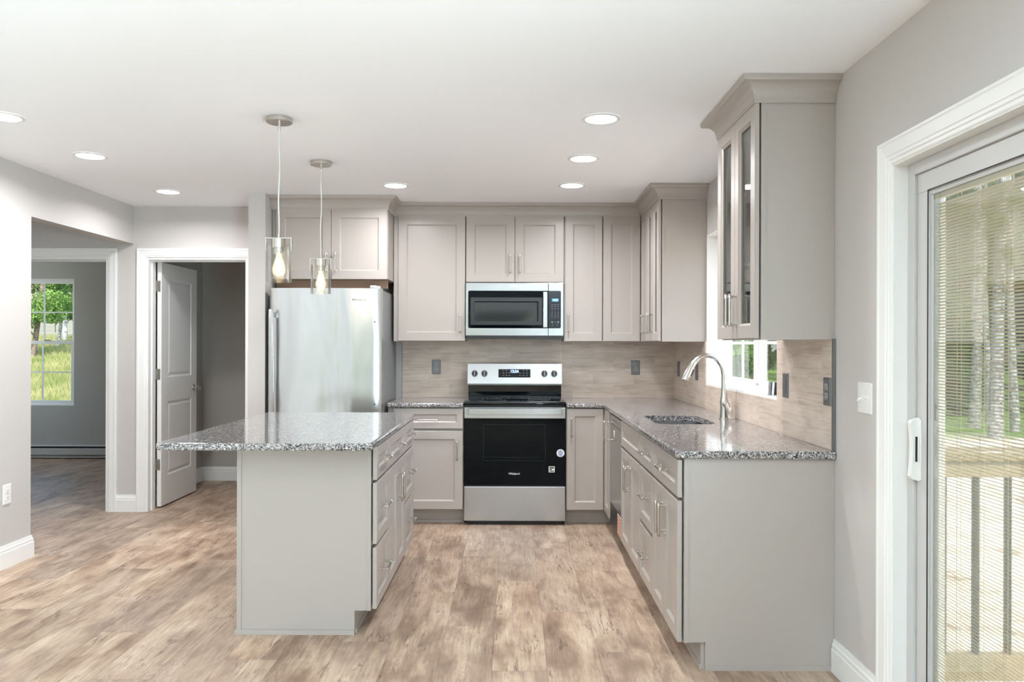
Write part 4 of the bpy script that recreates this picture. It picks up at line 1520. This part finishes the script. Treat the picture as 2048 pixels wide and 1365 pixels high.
u0, u1, z0, z1, r = NX(936.2), sx - 0.001, NZ(657), NZ(582), 0.012
poly = [(u1, z0), (u1, z1)]
for k in range(6):
    a = PI / 2 + PI / 2 * k / 5
    poly.append((u0 + r + r * math.cos(a), z1 - r + r * math.sin(a)))
for k in range(6):
    a = PI + PI / 2 * k / 5
    poly.append((u0 + r + r * math.cos(a), z0 + r + r * math.sin(a)))
prism(bm, poly, -0.0055, -0.0035, fm)
part('door_glass', bm, M['oven_glass'], md)
bm = BM()
rings(bm, NX(941), NX(1084), NZ(650.5), NZ(595.5), [(0, -0.0058), (0.030, -0.0057)], fm, False, False)
part('window_border', bm, M['mw_frame'], md)
bm = BM()
box(bm, NX(949), NX(1074), -0.0062, -0.0054, NZ(643), NZ(605.5), fm)
part('window', bm, M['mw_win'], md)
bm = BM()
u0, u1 = sx + 0.001, NX(1121.5)
poly = [(u0, z1), (u0, z0)]
for k in range(6):
    a = -PI / 2 + PI / 2 * k / 5
    poly.append((u1 - r + r * math.cos(a), z0 + r + r * math.sin(a)))
for k in range(6):
    a = PI / 2 * k / 5
    poly.append((u1 - r + r * math.cos(a), z1 - r + r * math.sin(a)))
prism(bm, poly, -0.0055, -0.0035, fm)
part('keypad', bm, M['navy'], mc)
bm = BM(); box(bm, NX(1103.3), NX(1117), -0.0062, -0.0052, NZ(603.5), NZ(597.2), fm); part('display', bm, M['lcd'], mc)
part('clock_digits', text_bm('12:24', 0.019, lambda x, d_, y: fm(NX(1110.2) + x, -0.0068 + d_, NZ(600.5) + y), bold=0.0006), M['led'], mc)
bm = BM()
for z in (609.5, 613.5, 618):
    for u in (1104, 1110, 1116):
        box(bm, NX(u) - 0.006, NX(u) + 0.006, -0.0060, -0.0052, NZ(z) - 0.0022, NZ(z) + 0.0022, fm)
for z in (624.5, 628, 631.5, 635):
    for u in (1104, 1110, 1116):
        box(bm, NX(u) - 0.0026, NX(u) + 0.0026, -0.0060, -0.0052, NZ(z) - 0.0032, NZ(z) + 0.0032, fm)
part('key_marks', bm, M['plate'], mc)
bm = BM()
for u, w_ in ((1104, 0.007), (1110, 0.006), (1116, 0.007)):
    box(bm, NX(u) - w_, NX(u) + w_, -0.0060, -0.0052, NZ(644.5) - (0.006 if u != 1110 else 0.002), NZ(644.5) + (0.006 if u != 1110 else 0.002), fm)
for u in (1105, 1114.5):
    box(bm, NX(u) - 0.003, NX(u) + 0.003, -0.0060, -0.0052, NZ(650) - 0.003, NZ(650) + 0.003, fm)
part('key_marks', bm, M['plate'], mc)
bm = BM()
box(bm, NX(1085.5), NX(1094.3), -0.048, -0.036, NZ(656), NZ(585), fm, 0.005)
for z in (591, 650):
    box(bm, NX(1088), NX(1092), -0.038, -0.003, NZ(z) - 0.010, NZ(z) + 0.010, fm)
part('handle', bm, M['steel'], md)
part('brand_lettering', text_bm('Whirlpool', 0.017, lambda x, d_, y: fm(NX(1030) + x, -0.0046 + d_, NZ(573) + y), bold=0.0004), M['silver_text'], md)
bm = BM()
box(bm, mx0 + 0.003, mx1 - 0.003, -0.001, 0.018, NZ(678), NZ(672.3), fm)
part('vent_grille', bm, M['black'], mw)

# refrigerator
RFX0, RFX1 = -1.766, -0.951
rf = thing('refrigerator', 'tall stainless bottom-freezer refrigerator standing under the deep wall cabinet', 'refrigerator', (-1.36, 6.0, 0))
FD = 5.600
bm = BM(); box(bm, RFX0 + 0.008, RFX1 - 0.003, FD + 0.085, BACK - 0.03, 0.015, 1.745, ID, 0.006); part('body', bm, M['fridge_side'], rf)
def fridge_door(z0, z1, nm):
    bm = BM()
    n = 24
    bul = 0.016
    fr_, bk = [], []
    prof = [(RFX0, FD + 0.080)]
    for k in range(n + 1):
        t = k / n
        x = RFX0 + (RFX1 - RFX0) * t
        s = 2 * t - 1
        e_ = 0.014 * max(0.0, (abs(s) - 0.965) / 0.035) ** 2
        prof.append((x, FD + bul * s * s + e_))
    prof.append((RFX1, FD + 0.080))
    lo = [bm.verts.new((x, y, z0)) for x, y in prof]
    hi = [bm.verts.new((x, y, z1)) for x, y in prof]
    for k in range(len(prof)):
        j = (k + 1) % len(prof)
        bm.faces.new((lo[k], lo[j], hi[j], hi[k]))
    bm.faces.new(lo); bm.faces.new(hi)
    return part(nm, bm, M['fridge'], rf, 30)
up = fridge_door(0.60, 1.755, 'door')
lowd = fridge_door(0.06, 0.592, 'freezer_drawer')
bm = BM()
ka = 276.4
hx0, hx1 = (541 - 1025) / ka, (551 - 1025) / ka
box(bm, hx0, hx1, FD - 0.052, FD - 0.034, 0.70, 1.598, ID, 0.006)
for zz in (0.74, 1.56):
    box(bm, hx0 + 0.006, hx1 - 0.006, FD - 0.036, FD + 0.012, zz - 0.02, zz + 0.02, ID, 0.003)
part('handle', bm, M['steel'], up, 35)
bm = BM()
box(bm, -1.70, -1.02, FD - 0.050, FD - 0.034, 0.50, 0.532, ID, 0.006)
for xx in (-1.66, -1.06):
    box(bm, xx - 0.02, xx + 0.02, FD - 0.036, FD + 0.012, 0.506, 0.526, ID, 0.003)
part('handle', bm, M['steel'], lowd, 35)
part('brand_lettering', text_bm('Whirlpool', 0.024, lambda x, d_, y: ((717.5 - 1025) / ka + x, FD - 0.0010 + d_ + 0.016 * (2 * ((717.5 - 1025) / ka + x - RFX0) / (RFX1 - RFX0) - 1) ** 2, CAMZ - (601 - 690) / ka + y), bold=0.0005), M['grey_text'], up)
for zz in (CAMZ - (645 - 690) / ka, CAMZ - (810 - 690) / ka):
    bm = BM(); disc(bm, fBack(FD), (749 - 1025) / ka, zz, 0.006, 0.016, 0.005, 12); part('screw_cap', bm, M['black'], up)
bm = BM()
box(bm, -1.035, -0.985, FD + 0.010, FD + 0.11, 1.755, 1.775, ID, 0.006)
tube(bm, [(-0.985, FD + 0.045, 1.755), (-0.985, FD + 0.045, 1.772)], 0.022, 16)
part('hinge_cover', bm, M['heater'], rf)
bm = BM(); box(bm, RFX0 + 0.02, RFX1 - 0.02, FD + 0.05, FD + 0.09, 0.0, 0.055); part('kick_grille', bm, M['black'], rf)

# ------------------------------------------------------------------ wall plates
def outlet(name, label, cat, f, uc, zc, mat, kind='outlet', gang=1, group=None, dep=0.006):
    w, h = (0.072 if gang == 1 else 0.116), 0.118
    base = f(uc, 0, zc - h / 2)
    t = thing(name, label, cat, base, group)
    bm = BM(); rings(bm, uc - w / 2, uc + w / 2, zc - h / 2, zc + h / 2, [(0, 0), (0, -dep + 0.003), (0.004, -dep)], f)
    part('plate', bm, mat, t)
    inner = M['white_plastic'] if mat is M['white_plastic'] else M['socket_grey']
    for k in range(gang):
        cu_ = uc + (k - (gang - 1) / 2) * 0.046
        if kind == 'outlet':
            for s in (-1, 1):
                bm = BM(); prism(bm, rrect(cu_ - 0.0165, cu_ + 0.0165, zc + s * 0.0195 - 0.0145, zc + s * 0.0195 + 0.0145, 0.010), -dep - 0.002, -dep + 0.001, f)
                r_ = part('receptacle', bm, inner, t)
                bm = BM()
                for q, hh in ((-0.0062, 0.0042), (0.0062, 0.0034)):
                    box(bm, cu_ + q - 0.0010, cu_ + q + 0.0010, -dep - 0.0024, -dep - 0.0018, zc + s * 0.0195 + 0.003 - hh, zc + s * 0.0195 + 0.003 + hh, f)
                disc(bm, f, cu_, zc + s * 0.0195 - 0.008, -dep - 0.0024, -dep - 0.0018, 0.0025, 10)
                part('slots', bm, M['black'], r_)
            bm = BM(); disc(bm, f, cu_, zc, -dep - 0.0015, -dep + 0.001, 0.003, 12); part('screw', bm, M['nickel'], t)
        elif kind == 'toggle':
            bm = BM()
            rings(bm, cu_ - 0.005, cu_ + 0.005, zc - 0.012, zc + 0.012, [(0, -dep + 0.001), (0, -dep - 0.001), (0.001, -dep - 0.0015)], f)
            tube(bm, [(cu_, -dep, zc), (cu_, -dep - 0.016, zc + 0.012 * (1 if k == 0 else -1))], [0.0042, 0.003], 8, True, f)
            part('toggle', bm, M['white_plastic'], t)
            bm = BM()
            for s in (-1, 1):
                disc(bm, f, cu_, zc + s * 0.030, -dep - 0.001, -dep + 0.001, 0.0028, 10)
            part('screws', bm, M['white_plastic'], t)
        else:
            bm = BM(); rings(bm, cu_ - 0.0165, cu_ + 0.0165, zc - 0.033, zc + 0.033, [(0, -dep + 0.001), (0, -dep - 0.002), (0.002, -dep - 0.003)], f)
            part('rocker', bm, M['plate'], t)
    return t
fbw = fBack(BACK - 0.010)
frw = fRight(RW - 0.010)
outlet('outlet', 'steel duplex outlet on the tile between refrigerator and range', 'outlet', fbw, -0.6255, 1.163, M['plate'], group='steel wall plates')
outlet('outlet', 'steel duplex outlet on the back tile near the inside corner', 'outlet', fbw, 1.012, 1.163, M['plate'], group='steel wall plates')
outlet('wall_plate', 'steel plate on the window-wall tile right beside the inside corner', 'outlet', frw, 6.16, 1.158, M['plate'], 'rocker', group='steel wall plates')
outlet('wall_plate', 'steel plate on the tile behind the faucet spout', 'outlet', frw, 5.555, 1.156, M['plate'], 'rocker', group='steel wall plates')
outlet('wall_plate', 'steel plate on the tile next to the sink window sill', 'outlet', frw, 3.747, 1.155, M['plate'], 'rocker', group='steel wall plates')
outlet('outlet', 'steel duplex outlet at the end of the tile by the metal edge strip', 'outlet', frw, 3.252, 1.155, M['plate'], group='steel wall plates')
outlet('light_switch', 'white double toggle switch on the wall next to the patio door', 'switch', fRight(RW), 2.924, 1.150, M['white_plastic'], 'toggle', 2)
fLW = lambda u, d, z: (LW - d, u, z)
outlet('outlet', 'white duplex outlet low on the plain wall by the passage opening', 'outlet', fLW, 4.655, 0.440, M['white_plastic'])

# small metal card holder standing on the window sill
zb = WIN_Z0 + t_
ch = thing('card_stand', 'small black and silver folded metal card standing on the window sill', 'card', (1.368, 4.05, zb))
for nm, xc, yc, sx_, mt in (('rear_card', 1.352, 4.062, 0.022, 'steel_dark'), ('front_card', 1.374, 4.035, 0.026, 'black')):
    def fcd(u, d, z, xc=xc, yc=yc):
        return (xc + u + 0.10 * z, yc + d + 0.12 * z, zb + z)
    w_, h_ = sx_, 0.072
    bm = BM(); box(bm, -w_ / 2, w_ / 2, 0, 0.004, 0.0, h_, fcd, 0.001); part(nm, bm, M[mt], ch)
    bm = BM(); sash_grid(bm, -w_ / 2 - 0.001, w_ / 2 + 0.001, -0.0, h_ + 0.001, -0.0012, 0.0052, 0.0032, fcd); part('card_edge', bm, M['chrome'], ch)
bm = BM(); tube(bm, [(1.397, 4.028, zb + 0.002), (1.388, 4.044, zb + 0.066)], 0.0022, 8); part('prop_leg', bm, M['nickel'], ch)

# ------------------------------------------------------------------ lamps
def recessed(label, x, y, group='recessed ceiling lights', power=RECESS_W):
    t = thing('recessed_light', label, 'ceiling light', (x, y, CEIL), group)
    bm = BM(); lathe(bm, [(0.094, 0.0), (0.094, -0.004), (0.090, -0.006), (0.077, -0.007), (0.075, -0.004), (0.075, -0.002)], (x, y, CEIL - 0.0003), 40)
    part('trim_ring', bm, M['white_plastic'], t, 30)
    bm = BM(); lathe(bm, [(0.0005, -0.0052), (0.05, -0.0052), (0.0748, -0.0035), (0.0748, -0.0005), (0.0005, -0.0005)], (x, y, CEIL - 0.0003), 40)
    part('lens', bm, M['lens'], t, 30)
    ld = bpy.data.lights.new('recessed_lamp', 'AREA')
    ld.shape = 'DISK'
    ld.size = 0.14
    ld.spread = math.radians(162)
    ld.energy = power
    ld.color = (0.965, 0.965, 1.0)
    lo = link(bpy.data.objects.new('recessed_lamp', ld))
    lo.parent = t
    lo.location = (0, 0, -0.012)
    return t
recessed('recessed light above the aisle nearest the lone glass-door cabinet', 0.428, 3.766)
recessed('middle recessed light of the three above the sink aisle', 0.416, 4.57)
recessed('recessed light above the range front, last of the three over the sink aisle', 0.407, 5.34)
recessed('recessed light just in front of the cabinet over the refrigerator', -0.813, 5.36)
recessed('recessed light by the passage opening, close to the plain wall', -2.48, 4.54)
recessed('recessed light in front of the open white door', -2.495, 5.60)
recessed('recessed light cut off by the picture edge near the plain wall', -2.475, 3.757)
for (x, y) in ((0.43, 1.4), (0.43, -1.2), (-1.0, 1.4), (-1.0, -1.2), (-2.48, 1.4), (-2.48, -1.2)):  # unseen lamps added to light the room from behind the camera
    recessed('recessed ceiling light added over the unseen living area', x, y, 'added living area lights', RECESS_W * 0.25)
recessed('recessed ceiling light over the side passage, hidden behind the plain wall', -4.0, 5.1, 'passage recessed light', RECESS_W * 0.6)

def pendant(label, x, y):
    t = thing('pendant_light', label, 'pendant lamp', (x, y, CEIL), 'glass pendants over the island')
    bm = BM(); lathe(bm, [(0.0005, -0.024), (0.058, -0.024), (0.063, -0.021), (0.0635, -0.016), (0.0635, -0.0005), (0.0005, -0.0005)], (x, y, CEIL), 40)
    part('canopy', bm, M['nickel'], t, 30)
    bm = BM(); lathe(bm, [(0.0005, -0.060), (0.005, -0.060), (0.0065, -0.056), (0.0065, -0.024), (0.0005, -0.024)], (x, y, CEIL), 16)
    part('cord_grip', bm, M['nickel'], t, 30)
    bm = BM()
    ztop, zbot = CEIL - 0.058, 1.885
    pts = []
    for k in range(15):
        q = k / 14
        pts.append((x + 0.0035 * math.sin(q * 9 + x * 7) * math.sin(PI * q), y + 0.002 * math.cos(q * 7) * math.sin(PI * q), ztop + (zbot - ztop) * q))
    tube(bm, pts, 0.0032, 8)
    part('cord', bm, M['cord'], t, 60)
    # bracket, socket, bulb, shade
    bm = BM()
    zt_ = 1.868
    R_ = 0.064
    box(bm, x - R_, x + R_, y - 0.010, y + 0.010, zt_ - 0.006, zt_, ID, 0.001)
    for s in (-1, 1):
        box(bm, x + s * R_, x + s * (R_ - 0.004), y - 0.010, y + 0.010, zt_ - 0.068, zt_ - 0.004, ID, 0.001)
    tube(bm, [(x, y, zt_), (x, y, zt_ + 0.018)], 0.006, 12)
    part('bracket', bm, M['nickel'], t)
    bm = BM(); lathe(bm, [(0.0005, zt_ - 0.006), (0.033, zt_ - 0.006), (0.033, zt_ - 0.050), (0.024, zt_ - 0.051), (0.024, zt_ - 0.078), (0.0005, zt_ - 0.078)], (x, y, 0), 28)
    part('socket', bm, M['nickel'], t, 30)
    bm = BM()
    zb_ = zt_ - 0.078
    pr = [(0.013, 0.0), (0.014, -0.010), (0.0175, -0.025), (0.024, -0.045), (0.030, -0.063), (0.0322, -0.078), (0.030, -0.093), (0.022, -0.106), (0.010, -0.112), (0.0005, -0.113)]
    lathe(bm, [(r, zb_ + z) for r, z in pr], (x, y, 0), 28)
    bl = part('bulb', bm, M['bulb_glass'], t, 60)
    bm = BM(); lathe(bm, [(max(0.0004, r * (0.55 if z > -0.03 else 0.66)), zb_ + z * 0.93 - 0.004) for r, z in pr], (x, y, 0), 24); part('filament', bm, M['bulb'], bl, 60)
    bm = BM()
    g0, g1 = 1.652, 1.828
    lathe(bm, [(0.0602, g1), (0.0602, g0 + 0.003), (0.059, g0), (0.056, g0), (0.0572, g0 + 0.003), (0.0572, g1), (0.0602, g1)], (x, y, 0), 48)
    part('glass_shade', bm, M['glass_shade'], t, 50)
    ld = bpy.data.lights.new('pendant_lamp', 'POINT')
    ld.energy = PEND_W
    ld.shadow_soft_size = 0.022
    ld.color = (1.0, 0.90, 0.78)
    lo = link(bpy.data.objects.new('pendant_lamp', ld))
    lo.parent = t
    lo.location = (0, 0, zb_ - 0.06 - CEIL)
    return t
pendant('clear glass cylinder pendant over the island, the one nearer the camera', -1.142, 3.78)
pendant('clear glass cylinder pendant over the island, the one nearer the refrigerator', -1.160, 4.68)

# baseboard heater in the bedroom
ht = thing('baseboard_heater', 'long low grey baseboard heater under the bedroom window', 'heater', (-4.8, 9.05, 0))
bm = BM()
prism(bm, [(9.088, 0.012), (9.040, 0.012), (9.035, 0.030), (9.060, 0.036), (9.060, 0.045), (9.026, 0.050), (9.022, 0.118), (9.035, 0.122), (9.060, 0.122), (9.060, 0.142), (9.040, 0.146), (9.045, 0.158), (9.088, 0.160)], -6.5, -4.02, lambda u, d_, z: (d_, u, z))
part('housing', bm, M['heater'], ht)
bm = BM(); box(bm, -6.5, -4.02, 9.058, 9.080, 0.119, 0.144); part('grille', bm, M['gap'], ht)
bm = BM(); box(bm, -4.02, -3.83, 9.020, 9.088, 0.012, 0.162, ID, 0.003); part('end_cap', bm, M['heater'], ht)

# ------------------------------------------------------------------ outdoors
def hgt(x, y):
    z = -0.52
    def ss(a, b, v):
        t = min(1, max(0, (v - a) / (b - a)))
        return t * t * (3 - 2 * t)
    left = ss(-3.0, -7.5, x) if x < -3 else 0.0
    z += left * ss(9.6, 30.0, y) * 1.75
    z += (1 - left) * ss(17, 48, y) * 0.9
    return z
bm = BM()
xs = list(np.linspace(-60, 60, 81)); ys = list(np.linspace(-40, 70, 75))
V = [[bm.verts.new((x, y, hgt(x, y))) for y in ys] for x in xs]
for i in range(len(xs) - 1):
    for j in range(len(ys) - 1):
        bm.faces.new((V[i][j], V[i + 1][j], V[i + 1][j + 1], V[i][j + 1]))
struct('ground', bm, M['ground'], 60)

# deck and railing beside the patio door
bm = BM()
for k in range(24):
    box(bm, 1.49, 3.6, 2.92 - (k + 1) * 0.145, 2.92 - k * 0.145 - 0.006, -0.07, -0.035)
struct('floor_deck', bm, M['pine'])
rl = thing('deck_railing', 'pine deck railing with black metal balusters outside the patio door', 'railing', (2.5, 2.76, -0.035))
bm = BM(); box(bm, 1.49, 3.6, 2.732, 2.772, 0.884, 0.941, ID, 0.003); part('top_rail', bm, M['pine'], rl)
bm = BM(); box(bm, 1.49, 3.6, 2.720, 2.860, 0.942, 0.975, ID, 0.004); part('rail_cap', bm, M['pine'], rl)
bm = BM(); box(bm, 1.49, 3.6, 2.730, 2.770, 0.165, 0.255, ID, 0.003); part('bottom_rail', bm, M['pine'], rl)
for k in range(18):
    xb = 1.530 + 0.1155 * k
    bm = BM(); tube(bm, [(xb, 2.75, 0.250), (xb, 2.75, 0.885)], 0.0125, 10); part('baluster', bm, M['bronze'], rl, 40)
bm = BM(); box(bm, 3.51, 3.60, 2.705, 2.795, -0.5, 1.05, ID, 0.005); part('post', bm, M['pine'], rl)

# trees
def leaf_cloud(bm_v, bm_f, centres, radii, count, size, flat=0.7):
    for c0, r0 in zip(centres, radii):
        n = int(count)
        p = rng.normal(size=(n, 3))
        p /= np.linalg.norm(p, axis=1)[:, None]
        p *= (rng.random(n) ** 0.4)[:, None] * np.array([r0, r0, r0 * flat])
        p += np.array(c0)
        for q in p:
            a = rng.normal(size=3); a /= np.linalg.norm(a)
            b = np.cross(a, rng.normal(size=3)); b /= np.linalg.norm(b)
            s = size * (0.6 + 0.8 * rng.random())
            k = len(bm_v)
            bm_v += [tuple(q - a * s), tuple(q + b * s * 0.5), tuple(q + a * s), tuple(q - b * s * 0.5)]
            bm_f.append((k, k + 1, k + 2, k + 3))

def tree_proto(h, r, lean, crown0, clumps, crad, leaves, lsize, bark, leafm, seed):
    rs = random.Random(seed)
    bm = BM()
    pts, rad = [], []
    for k in range(9):
        t = k / 8
        pts.append((lean[0] * t + 0.12 * math.sin(t * 5 + seed), lean[1] * t + 0.1 * math.cos(t * 4 + seed), -0.35 + (h + 0.35) * t))
        rad.append(r * (1.25 if k == 0 else 1) * (1 - 0.72 * t))
    tube(bm, pts, rad, 10)
    cen, rads = [], []
    for k in range(clumps):
        z = crown0 + (h - crown0) * (k + 0.3) / clumps
        a = rs.uniform(0, 2 * PI)
        t = z / h
        d = rs.uniform(0.5, 1.0) * crad * (1.0 - 0.35 * abs(2 * (k / clumps) - 0.8))
        c0 = (lean[0] * t + d * math.cos(a), lean[1] * t + d * math.sin(a), z)
        cen.append(c0); rads.append(crad * rs.uniform(0.5, 0.8))
        tube(bm, [(lean[0] * (t - .08), lean[1] * (t - .08), z - 0.08 * h), (c0[0] * 0.6 + lean[0] * t * 0.4, c0[1] * 0.6 + lean[1] * t * 0.4, z - 0.02 * h), c0], [r * 0.30, r * 0.2, r * 0.07], 6)
    tm = finish(bm, 'trunk', bark, 60)
    v, f_ = [], []
    leaf_cloud(v, f_, cen, rads, leaves / clumps, lsize)
    lm = bpy.data.meshes.new('foliage')
    lm.from_pydata(v, [], f_)
    lm.materials.append(leafm)
    return tm, lm

P_PALE = tree_proto(14, 0.115, (0.5, 0.3), 4.2, 14, 0.95, 3600, 0.14, M['bark_pale'], M['leaf'], 1)
P_SLIM = tree_proto(12, 0.075, (-0.7, 0.2), 3.2, 14, 0.9, 3600, 0.13, M['bark_pale'], M['leaf'], 2)
P_DARK = tree_proto(13, 0.16, (0.2, -0.3), 1.0, 26, 0.98, 9500, 0.15, M['bark_brown'], M['leaf_dark'], 3)
P_VINE = tree_proto(6, 0.085, (0.1, 0.2), 1.3, 18, 0.65, 16000, 0.045, M['bark_brown'], M['leaf'], 5)
P_SLIM2 = tree_proto(7, 0.060, (0.7, 0.2), 1.3, 22, 0.65, 16000, 0.045, M['bark_pale'], M['leaf'], 6)
P_PALE2 = tree_proto(7.5, 0.095, (0.3, 0.3), 1.3, 24, 0.70, 18000, 0.048, M['bark_pale'], M['leaf'], 8)
P_YARD = tree_proto(14, 0.125, (0.06, 0.05), 3.4, 18, 0.22, 2600, 0.10, M['bark_pale'], M['leaf'], 9)
P_YARD2 = tree_proto(13, 0.080, (-0.05, 0.04), 3.2, 16, 0.20, 2400, 0.10, M['bark_pale'], M['leaf'], 10)
P_BUSH = tree_proto(3.2, 0.06, (0.1, 0.1), 0.3, 12, 0.85, 4200, 0.11, M['bark_brown'], M['leaf_dark'], 4)

def plant(name, label, cat, proto, x, y, rot, sc, group):
    t = thing(name, label, cat, (x, y, hgt(x, y)), group)
    t.rotation_euler = (0, 0, rot)
    t.scale = (sc, sc, sc)
    for nm, me in (('trunk', proto[0]), ('foliage', proto[1])):
        o = link(bpy.data.objects.new(nm, me))
        o.parent = t
        if nm == 'foliage':
            o['kind'] = 'thing'
    return t
# pale trunks seen through the living-area windows
for (px, Y, pr, sc, lab) in ((1946, 17.6, P_YARD, 1.0, 'pale-barked tree beyond the bare earth, seen through the living-area windows beside the sash frame'),
                             (1972, 18.6, P_YARD2, 1.0, 'thin grey tree between two thicker pale trunks outside the patio door'),
                             (2004, 15.6, P_YARD, 1.05, 'thickest pale-barked tree seen through the living-area windows blinds'),
                             (2028, 16.9, P_YARD2, 1.1, 'slender pale tree at the picture edge outside the patio door')):
    plant('tree', lab, 'tree', pr, (px - 1025) * Y / FPX, Y, random.uniform(0, 6), sc, 'pale trees in the yard')
# woods behind the yard
k = 0
for r_ in range(7):
    Y = 24.0 + 3.5 * r_
    x = 0.25 * Y + (1.75 if r_ % 2 else 0.0)
    while x < 0.70 * Y:
        plant('woodland_tree', 'leafy dark woodland tree standing behind the lawn', 'tree', P_PALE if k % 4 == 1 else P_DARK, x, Y + random.uniform(-.1, .1), random.uniform(0, 6), random.uniform(0.9, 1.08), 'woodland trees behind the yard')
        x += 3.5
        k += 1
x = 5.6
while x < 17.5:
    plant('garden_bush', 'dense green bush at the edge of the woods', 'bush', P_BUSH, x, 20.6, random.uniform(0, 6), random.uniform(0.8, 1.0), 'bushes at the edge of the woods')
    x += 3.1
# trees seen through the bedroom window
for (px, Y, pr, sc, lab) in ((67, 22.0, P_VINE, 1.0, 'brown-trunked leafy tree at the edge of the bedroom window view'),
                             (105, 24.6, P_SLIM2, 0.95, 'slim leaning pale tree in the meadow outside the bedroom window'),
                             (124, 27.0, P_PALE2, 0.90, 'upright pale tree in the meadow outside the bedroom window')):
    plant('tree', lab, 'tree', pr, (px - 1025) * Y / FPX, Y, 0.0, sc, 'meadow trees')
# greenery behind the camera
for j in range(7):
    plant('woodland_tree', 'leafy tree in the garden behind the camera', 'tree', P_DARK if j % 2 else P_PALE, -12 + 3.7 * j, -16 + random.uniform(-.3, .3), random.uniform(0, 6), 1.0, 'garden trees behind the camera')

for j in range(5):
    plant('garden_bush', 'dense green bush in the garden behind the camera', 'bush', P_BUSH, -6.5 + 3.1 * j, -9.0, random.uniform(0, 6), 0.95, 'garden bushes behind the camera')
# neighbouring house
nb = thing('house', 'neighbouring house with pale lap siding beyond the meadow', 'house', (-25.5, 42, hgt(-25.5, 42)))
bm = BM(); box(bm, -31, -20.5, 40, 48, 0.6, 7.5); part('wall', bm, M['siding'], nb)
bm = BM(); prism(bm, [(39.6, 7.4), (48.4, 7.4), (44, 10.0)], -31.4, -20.1, lambda u, d_, z: (d_, u, z)); part('roof', bm, M['shingle'], nb)
for xw in (-30, -28.2):
    bm = BM(); box(bm, xw, xw + 1.0, 39.96, 40.02, 2.0, 3.5); wdw = part('window', bm, M['trim'], nb)
    bm = BM(); box(bm, xw + 0.08, xw + 0.92, 39.94, 39.97, 2.08, 3.42); part('pane', bm, M['black_glass'], wdw)

# meadow grass outside the bedroom window
v, f_ = [], []
TR = [((px - 1025) * Y / FPX, Y) for px, Y in ((67, 22.0), (105, 24.6), (124, 27.0))]
N = 90000
yy = 9.8 + (rng.random(N) ** 1.3) * 20
xx = -(0.535 + 0.125 * rng.random(N)) * yy
for x, y in zip(xx, yy):
    if any((x - a_) ** 2 + (y - b_) ** 2 < 0.25 for a_, b_ in TR):
        continue
    z = hgt(x, y)
    h = (0.20 + 0.32 * rng.random()) * (1.0 if y > 12 else 0.7)
    a = rng.random() * 6.28
    w_ = 0.0012 + 0.0002 * y
    ln = 0.16 * rng.random()
    b_ = rng.random() * 6.28
    k = len(v)
    v += [(x - w_ * math.cos(a), y - w_ * math.sin(a), z), (x + w_ * math.cos(a), y + w_ * math.sin(a), z),
          (x + ln * 0.4 * math.cos(b_), y + ln * 0.4 * math.sin(b_), z + h * 0.65), (x + ln * math.cos(b_), y + ln * math.sin(b_), z + h)]
    f_ += [(k, k + 1, k + 2), (k + 1, k + 3, k + 2)]
me = bpy.data.meshes.new('meadow_grass')
me.from_pydata(v, [], f_)
me.materials.append(M['blade'])
mg = link(bpy.data.objects.new('meadow_grass', me))
tag(mg, 'tall yellow-green meadow grass outside the bedroom window', 'grass')
mg['kind'] = 'stuff'
